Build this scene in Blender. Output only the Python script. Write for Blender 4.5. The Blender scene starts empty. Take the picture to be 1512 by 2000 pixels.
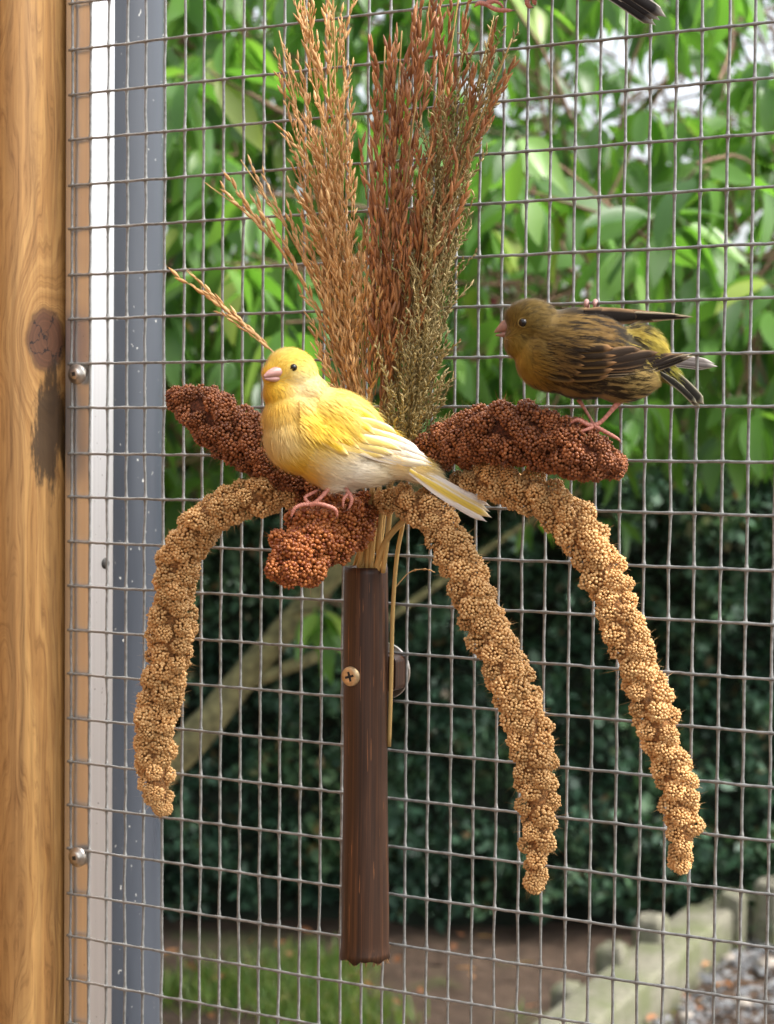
import bpy, bmesh, math, random
import numpy as np
from mathutils import Vector, Matrix, noise
from mathutils.bvhtree import BVHTree

# ------------------------------------------------------------------ camera
SC = bpy.context.scene
COL = SC.collection
F = 3372.26            # focal length in pixels of the 1512 x 2000 photograph
PITCH, ROLL = 0.0384, 0.00925
CAM = np.array([0.0, 0.0, 1.5])
_fw = np.array([0, math.cos(PITCH), -math.sin(PITCH)])
_r0 = np.array([1.0, 0, 0]); _u0 = np.array([0, math.sin(PITCH), math.cos(PITCH)])
RT = _r0 * math.cos(ROLL) + _u0 * math.sin(ROLL)
UP = _u0 * math.cos(ROLL) - _r0 * math.sin(ROLL)
FW = _fw
cd = bpy.data.cameras.new('camera'); cam = bpy.data.objects.new('camera', cd); COL.objects.link(cam)
cd.sensor_fit = 'HORIZONTAL'; cd.sensor_width = 36.0; cd.lens = F / 1512 * 36
cd.clip_start = 0.05; cd.clip_end = 600
cd.dof.use_dof = True; cd.dof.focus_distance = 0.845; cd.dof.aperture_fstop = 19
m = Matrix.Identity(4)
for i in range(3):
    m[i][0], m[i][1], m[i][2], m[i][3] = RT[i], UP[i], -FW[i], CAM[i]
cam.matrix_world = m
SC.camera = cam
# ------------------------------------------------------------------ world, sun, exposure
SUN_EL, SUN_AZ = math.radians(54), math.radians(102)    # azimuth from +Y (garden side) towards +X
w = bpy.data.worlds.new('World'); SC.world = w; w.use_nodes = True
nt = w.node_tree; nt.nodes.clear()
sky = nt.nodes.new('ShaderNodeTexSky'); sky.sky_type = 'NISHITA'; sky.sun_disc = False
sky.sun_elevation = SUN_EL; sky.sun_rotation = SUN_AZ; sky.air_density = 1.0; sky.dust_density = 6.0; sky.ozone_density = 1.0
hs = nt.nodes.new('ShaderNodeHueSaturation'); hs.inputs['Saturation'].default_value = 0.32
bg = nt.nodes.new('ShaderNodeBackground'); bg.inputs[1].default_value = 0.14
wo = nt.nodes.new('ShaderNodeOutputWorld')
nt.links.new(sky.outputs[0], hs.inputs['Color']); nt.links.new(hs.outputs[0], bg.inputs[0]); nt.links.new(bg.outputs[0], wo.inputs[0])
sl = bpy.data.lights.new('sun', 'SUN'); sl.energy = 1.2; sl.angle = math.radians(20); sl.color = (1, .96, .9)
so = bpy.data.objects.new('sun', sl); COL.objects.link(so); so.location = (0, 0, 12)
sd = Vector((math.sin(SUN_AZ) * math.cos(SUN_EL), math.cos(SUN_AZ) * math.cos(SUN_EL), math.sin(SUN_EL)))
so.rotation_euler = sd.to_track_quat('Z', 'Y').to_euler()
SC.view_settings.view_transform = 'Standard'; SC.view_settings.look = 'None'
SC.view_settings.exposure = 1.58; SC.view_settings.gamma = 1.0; SC.view_settings.use_curve_mapping = False
SC.render.engine = 'CYCLES'
SC.cycles.max_bounces = 7; SC.cycles.transparent_max_bounces = 4; SC.cycles.use_denoising = True

# ------------------------------------------------------------------ geometry helpers
rnd = random.Random(7)
nrg = np.random.default_rng(7)
TH = 0.47257                                    # the wire panel's turn away from the picture plane
TT = np.array([math.cos(TH), -math.sin(TH), 0.0])
NN = np.array([-math.sin(TH), -math.cos(TH), 0.0])
ZZ = np.array([0, 0, 1.0])
ORG = CAM + np.array([-0.01136, 0.9025, 0.01964])

def ray(px, py):
    xp, yp = px - 756.0, py - 1000.0
    return RT * (xp / F) - UP * (yp / F) + FW
def at(px, py, d):
    return CAM + ray(px, py) * d
def onmesh(px, py, off=0.0):                     # point in the panel plane moved off metres into the aviary
    r = ray(px, py); t = np.dot(ORG + NN * off - CAM, NN) / np.dot(r, NN)
    return CAM + r * t
def ground_at(px, py, z=0.0):
    r = ray(px, py); t = (z - CAM[2]) / r[2]
    return CAM + r * t
def topx(p):
    v = np.asarray(p) - CAM; d = v @ FW
    return 756 + F * (v @ RT) / d, 1000 - F * (v @ UP) / d, d
def uz(u, z, off=0.0):
    return ORG + TT * u + NN * off + ZZ * (z - ORG[2])

class MB:
    def __init__(s): s.v = []; s.f = []; s.c = []; s.n = 0
    def add(s, v, f, c=None):
        v = np.asarray(v, float)
        s.v.append(v); s.f.extend([tuple(int(i) + s.n for i in q) for q in f])
        if c is None: c = (1, 1, 1)
        c = np.asarray(c, float)
        if c.ndim == 1: c = np.tile(c, (len(v), 1))
        s.c.append(c); s.n += len(v)
    def mesh(s, name, mats, smooth=True):
        me = bpy.data.meshes.new(name)
        V = np.concatenate(s.v)
        me.from_pydata(V.tolist(), [], s.f)
        ca = me.color_attributes.new('Col', 'FLOAT_COLOR', 'POINT')
        C = np.concatenate(s.c); C = np.hstack([C, np.ones((len(C), 1))])
        ca.data.foreach_set('color', C.ravel())
        if not isinstance(mats, (list, tuple)): mats = [mats]
        for mt in mats: me.materials.append(mt)
        if smooth: me.polygons.foreach_set('use_smooth', [True] * len(me.polygons))
        me.update()
        return me
    def build(s, name, mat, parent=None, smooth=True, origin=None):
        if origin is not None: s.v = [a - np.asarray(origin) for a in s.v]
        o = link(name, s.mesh(name, mat, smooth), parent)
        if origin is not None: o.location = origin
        return o

def link(name, me, parent=None, loc=None):
    o = bpy.data.objects.new(name, me); COL.objects.link(o)
    if parent is not None: o.parent = parent
    if loc is not None: o.location = loc
    return o
def tag(o, label=None, cat=None, group=None, kind=None):
    if label: o['label'] = label
    if cat: o['category'] = cat
    if group: o['group'] = group
    if kind: o['kind'] = kind
    return o
def empty(name, loc=(0, 0, 0)):
    o = bpy.data.objects.new(name, None); COL.objects.link(o); o.location = tuple(loc); o.empty_display_size = .02
    return o
class Thing:                                     # an Empty at the base; parts are given in world space
    def __init__(s, name, loc, label, cat, group=None):
        s.loc = np.asarray(loc, float); s.o = tag(empty(name, s.loc), label, cat, group)
    def part(s, name, mb, mat, smooth=True, parent=None):
        mb.v = [a - s.loc for a in mb.v]
        return link(name, mb.mesh(name, mat, smooth), parent or s.o)

def frames(P):
    P = np.asarray(P, float); n = len(P)
    T = np.gradient(P, axis=0); T /= np.linalg.norm(T, axis=1)[:, None] + 1e-12
    a = np.array([0, 0, 1.0]) if abs(T[0][2]) < .9 else np.array([1.0, 0, 0])
    A = np.zeros_like(P); B = np.zeros_like(P)
    x = np.cross(a, T[0]); x /= np.linalg.norm(x)
    for i in range(n):
        x = x - T[i] * (x @ T[i]); x /= np.linalg.norm(x) + 1e-12
        A[i] = x; B[i] = np.cross(T[i], x)
    return T, A, B
def tube(mb, P, R, seg=8, cap=True, col=None, lump=0.0):
    P = np.asarray(P, float); n = len(P); R = np.broadcast_to(np.asarray(R, float), (n,))
    T, A, B = frames(P)
    th = np.arange(seg) * 2 * math.pi / seg
    V = P[:, None, :] + R[:, None, None] * (A[:, None, :] * np.cos(th)[None, :, None] + B[:, None, :] * np.sin(th)[None, :, None])
    if lump: V = V + nrg.normal(0, lump, V.shape) * R[:, None, None]
    V = V.reshape(-1, 3); f = []
    for i in range(n - 1):
        for j in range(seg):
            k = (j + 1) % seg
            f.append((i * seg + j, i * seg + k, (i + 1) * seg + k, (i + 1) * seg + j))
    if cap:
        f.append(tuple(range(seg))[::-1]); f.append(tuple(range((n - 1) * seg, n * seg)))
    c = None
    if col is not None:
        c = np.asarray(col, float)
        if c.ndim == 2: c = np.repeat(c, seg, axis=0)
    mb.add(V, f, c)
def smoothpath(P, n):                            # Catmull-Rom through rows of P (any number of columns)
    P = np.asarray(P, float); k = len(P)
    Q = np.vstack([2 * P[0] - P[1], P, 2 * P[-1] - P[-2]])
    out = []
    for t in np.linspace(0, k - 1 - 1e-6, n):
        i = int(t); u = t - i
        a, b, c, d = Q[i], Q[i + 1], Q[i + 2], Q[i + 3]
        out.append(.5 * (2 * b + (c - a) * u + (2 * a - 5 * b + 4 * c - d) * u * u + (3 * b - a - 3 * c + d) * u ** 3))
    return np.array(out)
def prism(mb, poly, ax, ay, az, o, z0, z1, col=None):
    poly = np.asarray(poly, float); n = len(poly)
    bot = o + poly[:, :1] * ax + poly[:, 1:] * ay
    V = np.vstack([bot + az * z0, bot + az * z1])
    f = [(i, (i + 1) % n, n + (i + 1) % n, n + i) for i in range(n)] + [tuple(range(n))[::-1], tuple(range(n, 2 * n))]
    mb.add(V, f, col)
def rrect(x0, x1, y0, y1, r, k=5):
    pts = []
    for cx, cy, a in ((x1 - r, y1 - r, 0), (x0 + r, y1 - r, 90), (x0 + r, y0 + r, 180), (x1 - r, y0 + r, 270)):
        for i in range(k + 1):
            t = math.radians(a + 90 * i / k); pts.append((cx + r * math.cos(t), cy + r * math.sin(t)))
    return pts
_bm = bmesh.new(); bmesh.ops.create_icosphere(_bm, subdivisions=1, radius=1); ICO_V = np.array([v.co[:] for v in _bm.verts]); ICO_F = [tuple(v.index for v in f.verts) for f in _bm.faces]; _bm.free()
_bm = bmesh.new(); bmesh.ops.create_icosphere(_bm, subdivisions=3, radius=1); ICO3_V = np.array([v.co[:] for v in _bm.verts]); ICO3_F = [tuple(v.index for v in f.verts) for f in _bm.faces]; _bm.free()
def basis(d, up=(0, 0, 1)):
    d = np.asarray(d, float); d = d / np.linalg.norm(d); a = np.cross(up, d)
    if np.linalg.norm(a) < 1e-4: a = np.cross((1, 0, 0), d)
    a /= np.linalg.norm(a); return a, np.cross(d, a), d
def mat4(A, B, D, loc, s=1.0):
    M = Matrix.Identity(4)
    for i in range(3): M[i][0], M[i][1], M[i][2], M[i][3] = A[i] * s, B[i] * s, D[i] * s, loc[i]
    return M

# ------------------------------------------------------------------ materials
def newmat(name):
    mt = bpy.data.materials.new(name); mt.use_nodes = True
    nt = mt.node_tree; nt.nodes.clear()
    out = nt.nodes.new('ShaderNodeOutputMaterial'); p = nt.nodes.new('ShaderNodeBsdfPrincipled')
    nt.links.new(p.outputs[0], out.inputs[0])
    return mt, nt, p, out
def N(nt, t, **kw):
    n = nt.nodes.new(t)
    for k, v in kw.items():
        if k in n.inputs: n.inputs[k].default_value = v
        else: setattr(n, k, v)
    return n
def ramp(nt, fac, stops):
    r = nt.nodes.new('ShaderNodeValToRGB'); e = r.color_ramp.elements
    while len(e) < len(stops): e.new(.5)
    for i, (p, c) in enumerate(stops): e[i].position = p; e[i].color = (*c, 1)
    nt.links.new(fac, r.inputs[0]); return r.outputs[0]
def math_(nt, op, a, b=None, c=None):
    n = nt.nodes.new('ShaderNodeMath'); n.operation = op
    for i, x in enumerate((a, b, c)):
        if x is None: continue
        if isinstance(x, (int, float)): n.inputs[i].default_value = x
        else: nt.links.new(x, n.inputs[i])
    return n.outputs[0]
def mixc(nt, f, a, b, bt='MIX'):
    n = nt.nodes.new('ShaderNodeMix'); n.data_type = 'RGBA'; n.blend_type = bt
    for idx, x in ((0, f), (6, a), (7, b)):
        if isinstance(x, (int, float)): n.inputs[idx].default_value = x
        elif isinstance(x, tuple): n.inputs[idx].default_value = (*x, 1)
        else: nt.links.new(x, n.inputs[idx])
    return n.outputs[2]
def mapped(nt, scale, coord='Object'):
    tc = nt.nodes.new('ShaderNodeTexCoord'); mp = nt.nodes.new('ShaderNodeMapping'); mp.inputs['Scale'].default_value = scale
    nt.links.new(tc.outputs[coord], mp.inputs[0]); return mp.outputs[0]
def noise_(nt, vec, scale, detail=4, rough=.55, out='Fac'):
    n = nt.nodes.new('ShaderNodeTexNoise'); n.inputs['Scale'].default_value = scale; n.inputs['Detail'].default_value = detail; n.inputs['Roughness'].default_value = rough
    if vec is not None: nt.links.new(vec, n.inputs['Vector'])
    return n.outputs[out]
def bump(nt, p, h, strength=.3, dist=.001):
    b = nt.nodes.new('ShaderNodeBump'); b.inputs['Strength'].default_value = strength; b.inputs['Distance'].default_value = dist
    nt.links.new(h, b.inputs['Height']); nt.links.new(b.outputs[0], p.inputs['Normal'])
def vcol(nt):
    a = nt.nodes.new('ShaderNodeAttribute'); a.attribute_name = 'Col'; return a.outputs['Color']
def rndval(nt):                                  # one random number per loose piece and per object
    g = nt.nodes.new('ShaderNodeNewGeometry'); oi = nt.nodes.new('ShaderNodeObjectInfo')
    return math_(nt, 'FRACT', math_(nt, 'ADD', g.outputs['Random Per Island'], oi.outputs['Random']))

def m_plain(name, col, rough=.6, metal=0.0, nscale=60, var=.25, bmp=.15, bd=.0006, scale=(1, 1, 1), spec=.5):
    mt, nt, p, _ = newmat(name)
    nz = noise_(nt, mapped(nt, scale), nscale, 5)
    lo = tuple(c * (1 - var) for c in col); hi = tuple(min(1, c * (1 + var)) for c in col)
    nt.links.new(ramp(nt, nz, [(.3, lo), (.7, hi)]), p.inputs['Base Color'])
    p.inputs['Roughness'].default_value = rough; p.inputs['Metallic'].default_value = metal
    p.inputs['Specular IOR Level'].default_value = spec
    bump(nt, p, nz, bmp, bd); return mt

def m_leaf(name, stops, trans=.35, rough=.42, patch=None):
    mt, nt, p, out = newmat(name)
    r = rndval(nt); c = ramp(nt, r, stops)
    nz = noise_(nt, mapped(nt, (1, 1, 1)), 25, 3)
    c2 = mixc(nt, math_(nt, 'MULTIPLY', nz, .5), c, mixc(nt, 1.0, c, (1.35, 1.25, 1.1), 'MULTIPLY'))
    if patch:
        c2 = mixc(nt, 1.0, c2, ramp(nt, noise_(nt, mapped(nt, (1, 1, 1)), patch, 4, .6), [(.32, (.45, .55, .55)), (.5, (1.0, 1.0, 1.0)), (.68, (1.9, 1.6, 1.15))]), 'MULTIPLY')
    nt.links.new(c2, p.inputs['Base Color']); p.inputs['Roughness'].default_value = rough
    p.inputs['Specular IOR Level'].default_value = .55
    t = nt.nodes.new('ShaderNodeBsdfTranslucent')
    nt.links.new(mixc(nt, 1.0, c2, (1.55, 1.75, .75), 'MULTIPLY'), t.inputs[0])
    mx = nt.nodes.new('ShaderNodeMixShader'); mx.inputs[0].default_value = trans
    nt.links.new(p.outputs[0], mx.inputs[1]); nt.links.new(t.outputs[0], mx.inputs[2]); nt.links.new(mx.outputs[0], out.inputs[0])
    return mt

def m_vcol(name, rough=.7, sheen=0.0, sub=0.0, trans=0.0, spec=.3):
    mt, nt, p, out = newmat(name)
    c = vcol(nt); nt.links.new(c, p.inputs['Base Color']); p.inputs['Roughness'].default_value = rough
    p.inputs['Specular IOR Level'].default_value = spec
    p.inputs['Sheen Weight'].default_value = sheen; p.inputs['Sheen Roughness'].default_value = .4
    if trans:
        t = nt.nodes.new('ShaderNodeBsdfTranslucent'); nt.links.new(c, t.inputs[0])
        mx = nt.nodes.new('ShaderNodeMixShader'); mx.inputs[0].default_value = trans
        nt.links.new(p.outputs[0], mx.inputs[1]); nt.links.new(t.outputs[0], mx.inputs[2]); nt.links.new(mx.outputs[0], out.inputs[0])
    return mt

def m_grain(name, a, b, rough=.5, trans=.15):
    mt, nt, p, out = newmat(name)
    r = rndval(nt)
    oi = nt.nodes.new('ShaderNodeObjectInfo'); gn = math_(nt, 'FRACT', math_(nt, 'MULTIPLY', oi.outputs['Random'], 7.31))
    tint = ramp(nt, gn, [(0, (.80, .78, .74)), (1, (1.12, 1.12, 1.12))])
    nt.links.new(mixc(nt, 1.0, ramp(nt, r, [(0, a), (1, b)]), tint, 'MULTIPLY'), p.inputs['Base Color'])
    p.inputs['Roughness'].default_value = rough
    p.inputs['Subsurface Weight'].default_value = 0.0
    return mt

def m_wood():
    mt, nt, p, _ = newmat('post_wood')
    tc = nt.nodes.new('ShaderNodeTexCoord'); sp = nt.nodes.new('ShaderNodeSeparateXYZ'); nt.links.new(tc.outputs['Object'], sp.inputs[0])
    x, y, z = sp.outputs
    s = math_(nt, 'ADD', x, math_(nt, 'MULTIPLY', y, .8))            # runs round the corner of the post
    # knot, centre given in the post's own coordinates
    kx, kz, ka, kb = -0.011, KNOT_Z, .0125, .0165
    dx = math_(nt, 'DIVIDE', math_(nt, 'SUBTRACT', s, kx), ka); dz = math_(nt, 'DIVIDE', math_(nt, 'SUBTRACT', z, kz), kb)
    wob = noise_(nt, mapped(nt, (1, 1, 1)), 90, 3)
    r = math_(nt, 'ADD', math_(nt, 'SQRT', math_(nt, 'ADD', math_(nt, 'MULTIPLY', dx, dx), math_(nt, 'MULTIPLY', dz, dz))), math_(nt, 'MULTIPLY', math_(nt, 'SUBTRACT', wob, .5), .35))
    infl = math_(nt, 'POWER', 2.718, math_(nt, 'MULTIPLY', math_(nt, 'MULTIPLY', r, r), -.28))
    low = noise_(nt, mapped(nt, (9, 9, 1.3)), 3.0, 3)
    g = math_(nt, 'ADD', math_(nt, 'ADD', math_(nt, 'MULTIPLY', s, 55), math_(nt, 'MULTIPLY', low, 5.0)), math_(nt, 'MULTIPLY', infl, 4.5))
    gv = nt.nodes.new('ShaderNodeCombineXYZ'); nt.links.new(g, gv.inputs[0])
    ring = noise_(nt, gv.outputs[0], 1.5, 4, .6)
    fine = noise_(nt, mapped(nt, (260, 260, 7)), 1.0, 4, .6)
    sheen = noise_(nt, mapped(nt, (20, 20, 4)), 1.0, 3, .6)  # broad random variation of the wood's own tone
    base = ramp(nt, ring, [(.28, (.25, .125, .037)), (.45, (.40, .220, .072)), (.6, (.50, .300, .108)), (.75, (.33, .165, .050))])
    base = mixc(nt, .8, base, ramp(nt, fine, [(.3, (.55, .5, .45)), (.7, (1.2, 1.18, 1.15))]), 'MULTIPLY')
    gl = nt.nodes.new('ShaderNodeCombineXYZ'); nt.links.new(math_(nt, 'MULTIPLY', g, 1.0), gl.inputs[0]); nt.links.new(math_(nt, 'MULTIPLY', z, 4), gl.inputs[1])
    lines = noise_(nt, gl.outputs[0], 6.0, 5, .7)
    base = mixc(nt, .85, base, ramp(nt, lines, [(.33, (.50, .42, .35)), (.5, (1.0, 1.0, 1.0)), (.75, (1.12, 1.12, 1.1))]), 'MULTIPLY')
    base = mixc(nt, .6, base, ramp(nt, sheen, [(.3, (.82, .72, .62)), (.7, (1.12, 1.12, 1.15))]), 'MULTIPLY')
    # pale scuffs
    scf = math_(nt, 'GREATER_THAN', noise_(nt, mapped(nt, (40, 40, 14)), 1.0, 5, .7), .70)
    base = mixc(nt, math_(nt, 'MULTIPLY', scf, .35), base, (.62, .50, .38))
    kin = nt.nodes.new('ShaderNodeMapRange'); kin.inputs[1].default_value = 1.12; kin.inputs[2].default_value = .92; nt.links.new(r, kin.inputs[0])
    kr = nt.nodes.new('ShaderNodeCombineXYZ'); nt.links.new(math_(nt, 'MULTIPLY', r, 7), kr.inputs[0])
    kcol = ramp(nt, noise_(nt, kr.outputs[0], 1.2, 3), [(.3, (.075, .030, .014)), (.7, (.15, .065, .030))])
    vo = nt.nodes.new('ShaderNodeTexVoronoi'); vo.feature = 'DISTANCE_TO_EDGE'; vo.inputs['Scale'].default_value = 50; vo.inputs['Randomness'].default_value = 1.0
    dn_ = nt.nodes.new('ShaderNodeVectorMath'); dn_.operation = 'MULTIPLY_ADD'; dn_.inputs[1].default_value = (.016, .016, .016)
    nt.links.new(noise_(nt, mapped(nt, (1, 1, 1)), 110, 4, .6, 'Color'), dn_.inputs[0]); nt.links.new(mapped(nt, (1, 1, 1)), dn_.inputs[2]); nt.links.new(dn_.outputs[0], vo.inputs['Vector'])
    crack = math_(nt, 'LESS_THAN', vo.outputs['Distance'], .022)
    kcol = mixc(nt, crack, kcol, (.012, .005, .003))
    base = mixc(nt, kin.outputs[0], base, kcol)
    # dark rim of the knot and the stain that runs down from it
    rim = nt.nodes.new('ShaderNodeMapRange'); rim.inputs[1].default_value = .16; rim.inputs[2].default_value = .0
    nt.links.new(math_(nt, 'ABSOLUTE', math_(nt, 'SUBTRACT', r, 1.05)), rim.inputs[0])
    base = mixc(nt, math_(nt, 'MULTIPLY', rim.outputs[0], .6), base, (.05, .02, .01))
    sw = noise_(nt, mapped(nt, (110, 110, 30)), 1.0, 6, .7)
    sz0 = math_(nt, 'SUBTRACT', z, KNOT_Z - .050)
    sa = math_(nt, 'DIVIDE', math_(nt, 'SUBTRACT', s, -.007), .0125); sb = math_(nt, 'DIVIDE', sz0, .030)
    sr = math_(nt, 'ADD', math_(nt, 'SQRT', math_(nt, 'ADD', math_(nt, 'MULTIPLY', sa, sa), math_(nt, 'MULTIPLY', sb, sb))), math_(nt, 'MULTIPLY', math_(nt, 'SUBTRACT', sw, .5), 3.6))
    st = nt.nodes.new('ShaderNodeMapRange'); st.inputs[1].default_value = 1.15; st.inputs[2].default_value = .75; nt.links.new(sr, st.inputs[0])
    base = mixc(nt, math_(nt, 'MULTIPLY', st.outputs[0], .9), base, (.030, .016, .006))
    nt.links.new(base, p.inputs['Base Color']); p.inputs['Roughness'].default_value = .5
    h = math_(nt, 'ADD', math_(nt, 'MULTIPLY', fine, .5), math_(nt, 'SUBTRACT', ring, math_(nt, 'MULTIPLY', math_(nt, 'MULTIPLY', crack, kin.outputs[0]), 3)))
    bump(nt, p, h, .35, .0006)
    return mt

def m_bamboo():
    mt, nt, p, _ = newmat('dark_bamboo')
    st = noise_(nt, mapped(nt, (700, 700, 7)), 1.0, 5, .65)
    bl = noise_(nt, mapped(nt, (90, 90, 12)), 1.0, 3)
    c = ramp(nt, st, [(.3, (.020, .008, .003)), (.55, (.058, .024, .010)), (.75, (.150, .060, .021))])
    c = mixc(nt, .75, c, ramp(nt, bl, [(.3, (.55, .5, .48)), (.7, (1.35, 1.3, 1.25))]), 'MULTIPLY')
    fl = noise_(nt, mapped(nt, (900, 900, 30)), 1.0, 2)
    c = mixc(nt, math_(nt, 'MULTIPLY', math_(nt, 'GREATER_THAN', fl, .70), .5), c, (.32, .13, .045))
    nt.links.new(c, p.inputs['Base Color'])
    nt.links.new(ramp(nt, bl, [(.3, (.38,) * 3), (.7, (.56,) * 3)]), p.inputs['Roughness'])
    bump(nt, p, st, .10, .0004); return mt

def m_zinc():
    mt, nt, p, _ = newmat('galvanised_wire')
    nz = noise_(nt, mapped(nt, (1, 1, 1)), 260, 4)
    big = noise_(nt, mapped(nt, (1, 1, 1)), 14, 3)
    c = ramp(nt, nz, [(.3, (.155, .158, .148)), (.65, (.31, .313, .30))])
    c = mixc(nt, math_(nt, 'MULTIPLY', math_(nt, 'GREATER_THAN', big, .62), .35), c, (.20, .15, .10))
    nt.links.new(c, p.inputs['Base Color']); p.inputs['Metallic'].default_value = .35
    nt.links.new(ramp(nt, nz, [(.3, (.38,) * 3), (.7, (.55,) * 3)]), p.inputs['Roughness'])
    bump(nt, p, nz, .3, .0004); return mt

def m_alu():
    mt, nt, p, _ = newmat('aluminium_tube')
    br = noise_(nt, mapped(nt, (500, 500, 3)), 1.0, 3)
    sp = noise_(nt, mapped(nt, (1, 1, 1)), 420, 2)
    bl = noise_(nt, mapped(nt, (60, 60, 30)), 1.0, 4, .7)
    c = ramp(nt, br, [(.3, (.80, .80, .81)), (.7, (.88, .88, .89))])
    c = mixc(nt, math_(nt, 'MULTIPLY', math_(nt, 'GREATER_THAN', sp, .74), .7), c, (.10, .07, .05))
    c = mixc(nt, math_(nt, 'MULTIPLY', math_(nt, 'GREATER_THAN', bl, .66), .25), c, (.45, .42, .38))
    nt.links.new(c, p.inputs['Base Color']); p.inputs['Metallic'].default_value = 1.0
    p.inputs['Roughness'].default_value = .34
    bump(nt, p, br, .05, .0002); return mt

def m_pipe():
    mt, nt, p, _ = newmat('grey_plastic_pipe')
    sp = noise_(nt, mapped(nt, (1, 1, .6)), 330, 2)
    sm = noise_(nt, mapped(nt, (50, 50, 6)), 1.0, 4)
    c = ramp(nt, sm, [(.3, (.040, .048, .062)), (.7, (.058, .068, .084))])
    gate = math_(nt, 'MULTIPLY', math_(nt, 'GREATER_THAN', sp, .73), .75)
    c = mixc(nt, gate, c, (.62, .62, .58))
    nt.links.new(c, p.inputs['Base Color'])
    nt.links.new(ramp(nt, sm, [(.3, (.26,) * 3), (.7, (.42,) * 3)]), p.inputs['Roughness'])
    return mt

KNOT_Z = float(onmesh(90, 660, .03)[2] - 1.5)
M = {}
M['wood'] = m_wood(); M['bamboo'] = m_bamboo(); M['zinc'] = m_zinc(); M['alu'] = m_alu(); M['pipe'] = m_pipe()
M['board'] = m_plain('board_wood', (.22, .11, .045), .6, nscale=3, var=.35, scale=(1, 1, 30))
M['bamboo_in'] = m_plain('bamboo_pith', (.30, .17, .08), .8, nscale=300)
M['steel'] = m_plain('screw_steel', (.52, .48, .42), .32, .9, nscale=300, var=.2)
M['brass'] = m_plain('screw_brass', (.62, .46, .26), .38, .75, nscale=400, var=.25)
M['dark'] = m_plain('recess_dark', (.02, .018, .015), .7)
M['straw'] = m_plain('straw', (.52, .34, .12), .5, nscale=90, var=.35, scale=(1, 1, .1))
M['millet'] = m_grain('millet_grain', (.56, .30, .10), (.80, .52, .23), .5)
M['redgrain'] = m_grain('red_millet_grain', (.14, .038, .012), (.40, .145, .048), .45)
M['rustgrain'] = m_grain('rust_grain', (.20, .042, .011), (.54, .19, .046), .42)
M['core'] = m_plain('millet_core', (.30, .14, .045), .9, nscale=700, var=.7, bmp=1.0, bd=.002)
M['redcore'] = m_plain('red_millet_core', (.12, .034, .012), .9, nscale=700, var=.7, bmp=1.0, bd=.002)
M['pale'] = m_grain('pale_husk', (.46, .225, .065), (.80, .50, .22), .5)
M['red'] = m_grain('red_husk', (.24, .088, .032), (.54, .25, .095), .5)
M['green'] = m_grain('green_husk', (.20, .15, .045), (.46, .36, .16), .55)
M['feather'] = m_vcol('feather', .75, .25, trans=.12)
M['vane'] = m_vcol('vane', .85, 0.0, trans=.10, spec=.12)
M['skin'] = m_vcol('leg_skin', .5, 0, spec=.4)
M['beak'] = m_plain('beak_horn', (.46, .25, .215), .38, nscale=500, var=.12)
M['beakd'] = m_plain('beak_horn_brown', (.30, .155, .11), .38, nscale=500, var=.2)
M['eye'] = m_plain('eye_black', (.006, .004, .003), .08, nscale=50, bmp=0)
M['leaf'] = m_leaf('cherry_leaf', [(0, (.050, .125, .032)), (.35, (.090, .20, .042)), (.7, (.135, .285, .066)), (.95, (.18, .33, .075)), (1, (.27, .35, .07))], .42, .36)
M['leaf2'] = m_leaf('cherry_leaf_far', [(0, (.034, .095, .024)), (.5, (.070, .165, .034)), (.9, (.12, .24, .045)), (1, (.17, .26, .05))], .42, .4)
M['bark'] = m_plain('bark', (.18, .165, .075), .85, nscale=45, var=.55, bmp=.7, bd=.004)
M['twig'] = m_plain('twig', (.16, .095, .055), .8, nscale=60, var=.4)
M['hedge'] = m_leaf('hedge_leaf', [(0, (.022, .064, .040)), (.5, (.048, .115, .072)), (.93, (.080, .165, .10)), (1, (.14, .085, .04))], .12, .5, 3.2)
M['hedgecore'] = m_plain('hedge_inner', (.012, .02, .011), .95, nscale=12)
M['grass'] = m_leaf('grass_blade', [(0, (.07, .14, .025)), (.6, (.13, .23, .04)), (1, (.28, .28, .10))], .3, .5)
M['dead'] = m_leaf('dead_leaf', [(0, (.18, .07, .03)), (.6, (.32, .14, .06)), (1, (.42, .26, .12))], .15, .6)
M['slate'] = m_grain('slate_chip', (.12, .128, .145), (.30, .31, .33), .7)
M['stone'] = m_plain('pale_stone', (.33, .29, .25), .8, nscale=20, var=.3, bmp=.6, bd=.004)
M['cherry'] = m_plain('cherry_skin', (.20, .012, .03), .2, nscale=40, var=.3, bmp=0)
M['flower'] = m_leaf('flower_petal', [(0, (.70, .32, .05)), (1, (.75, .55, .10))], .3, .6)
M['pink'] = m_leaf('pink_petal', [(0, (.60, .16, .26)), (1, (.70, .30, .36))], .3, .6)

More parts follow.
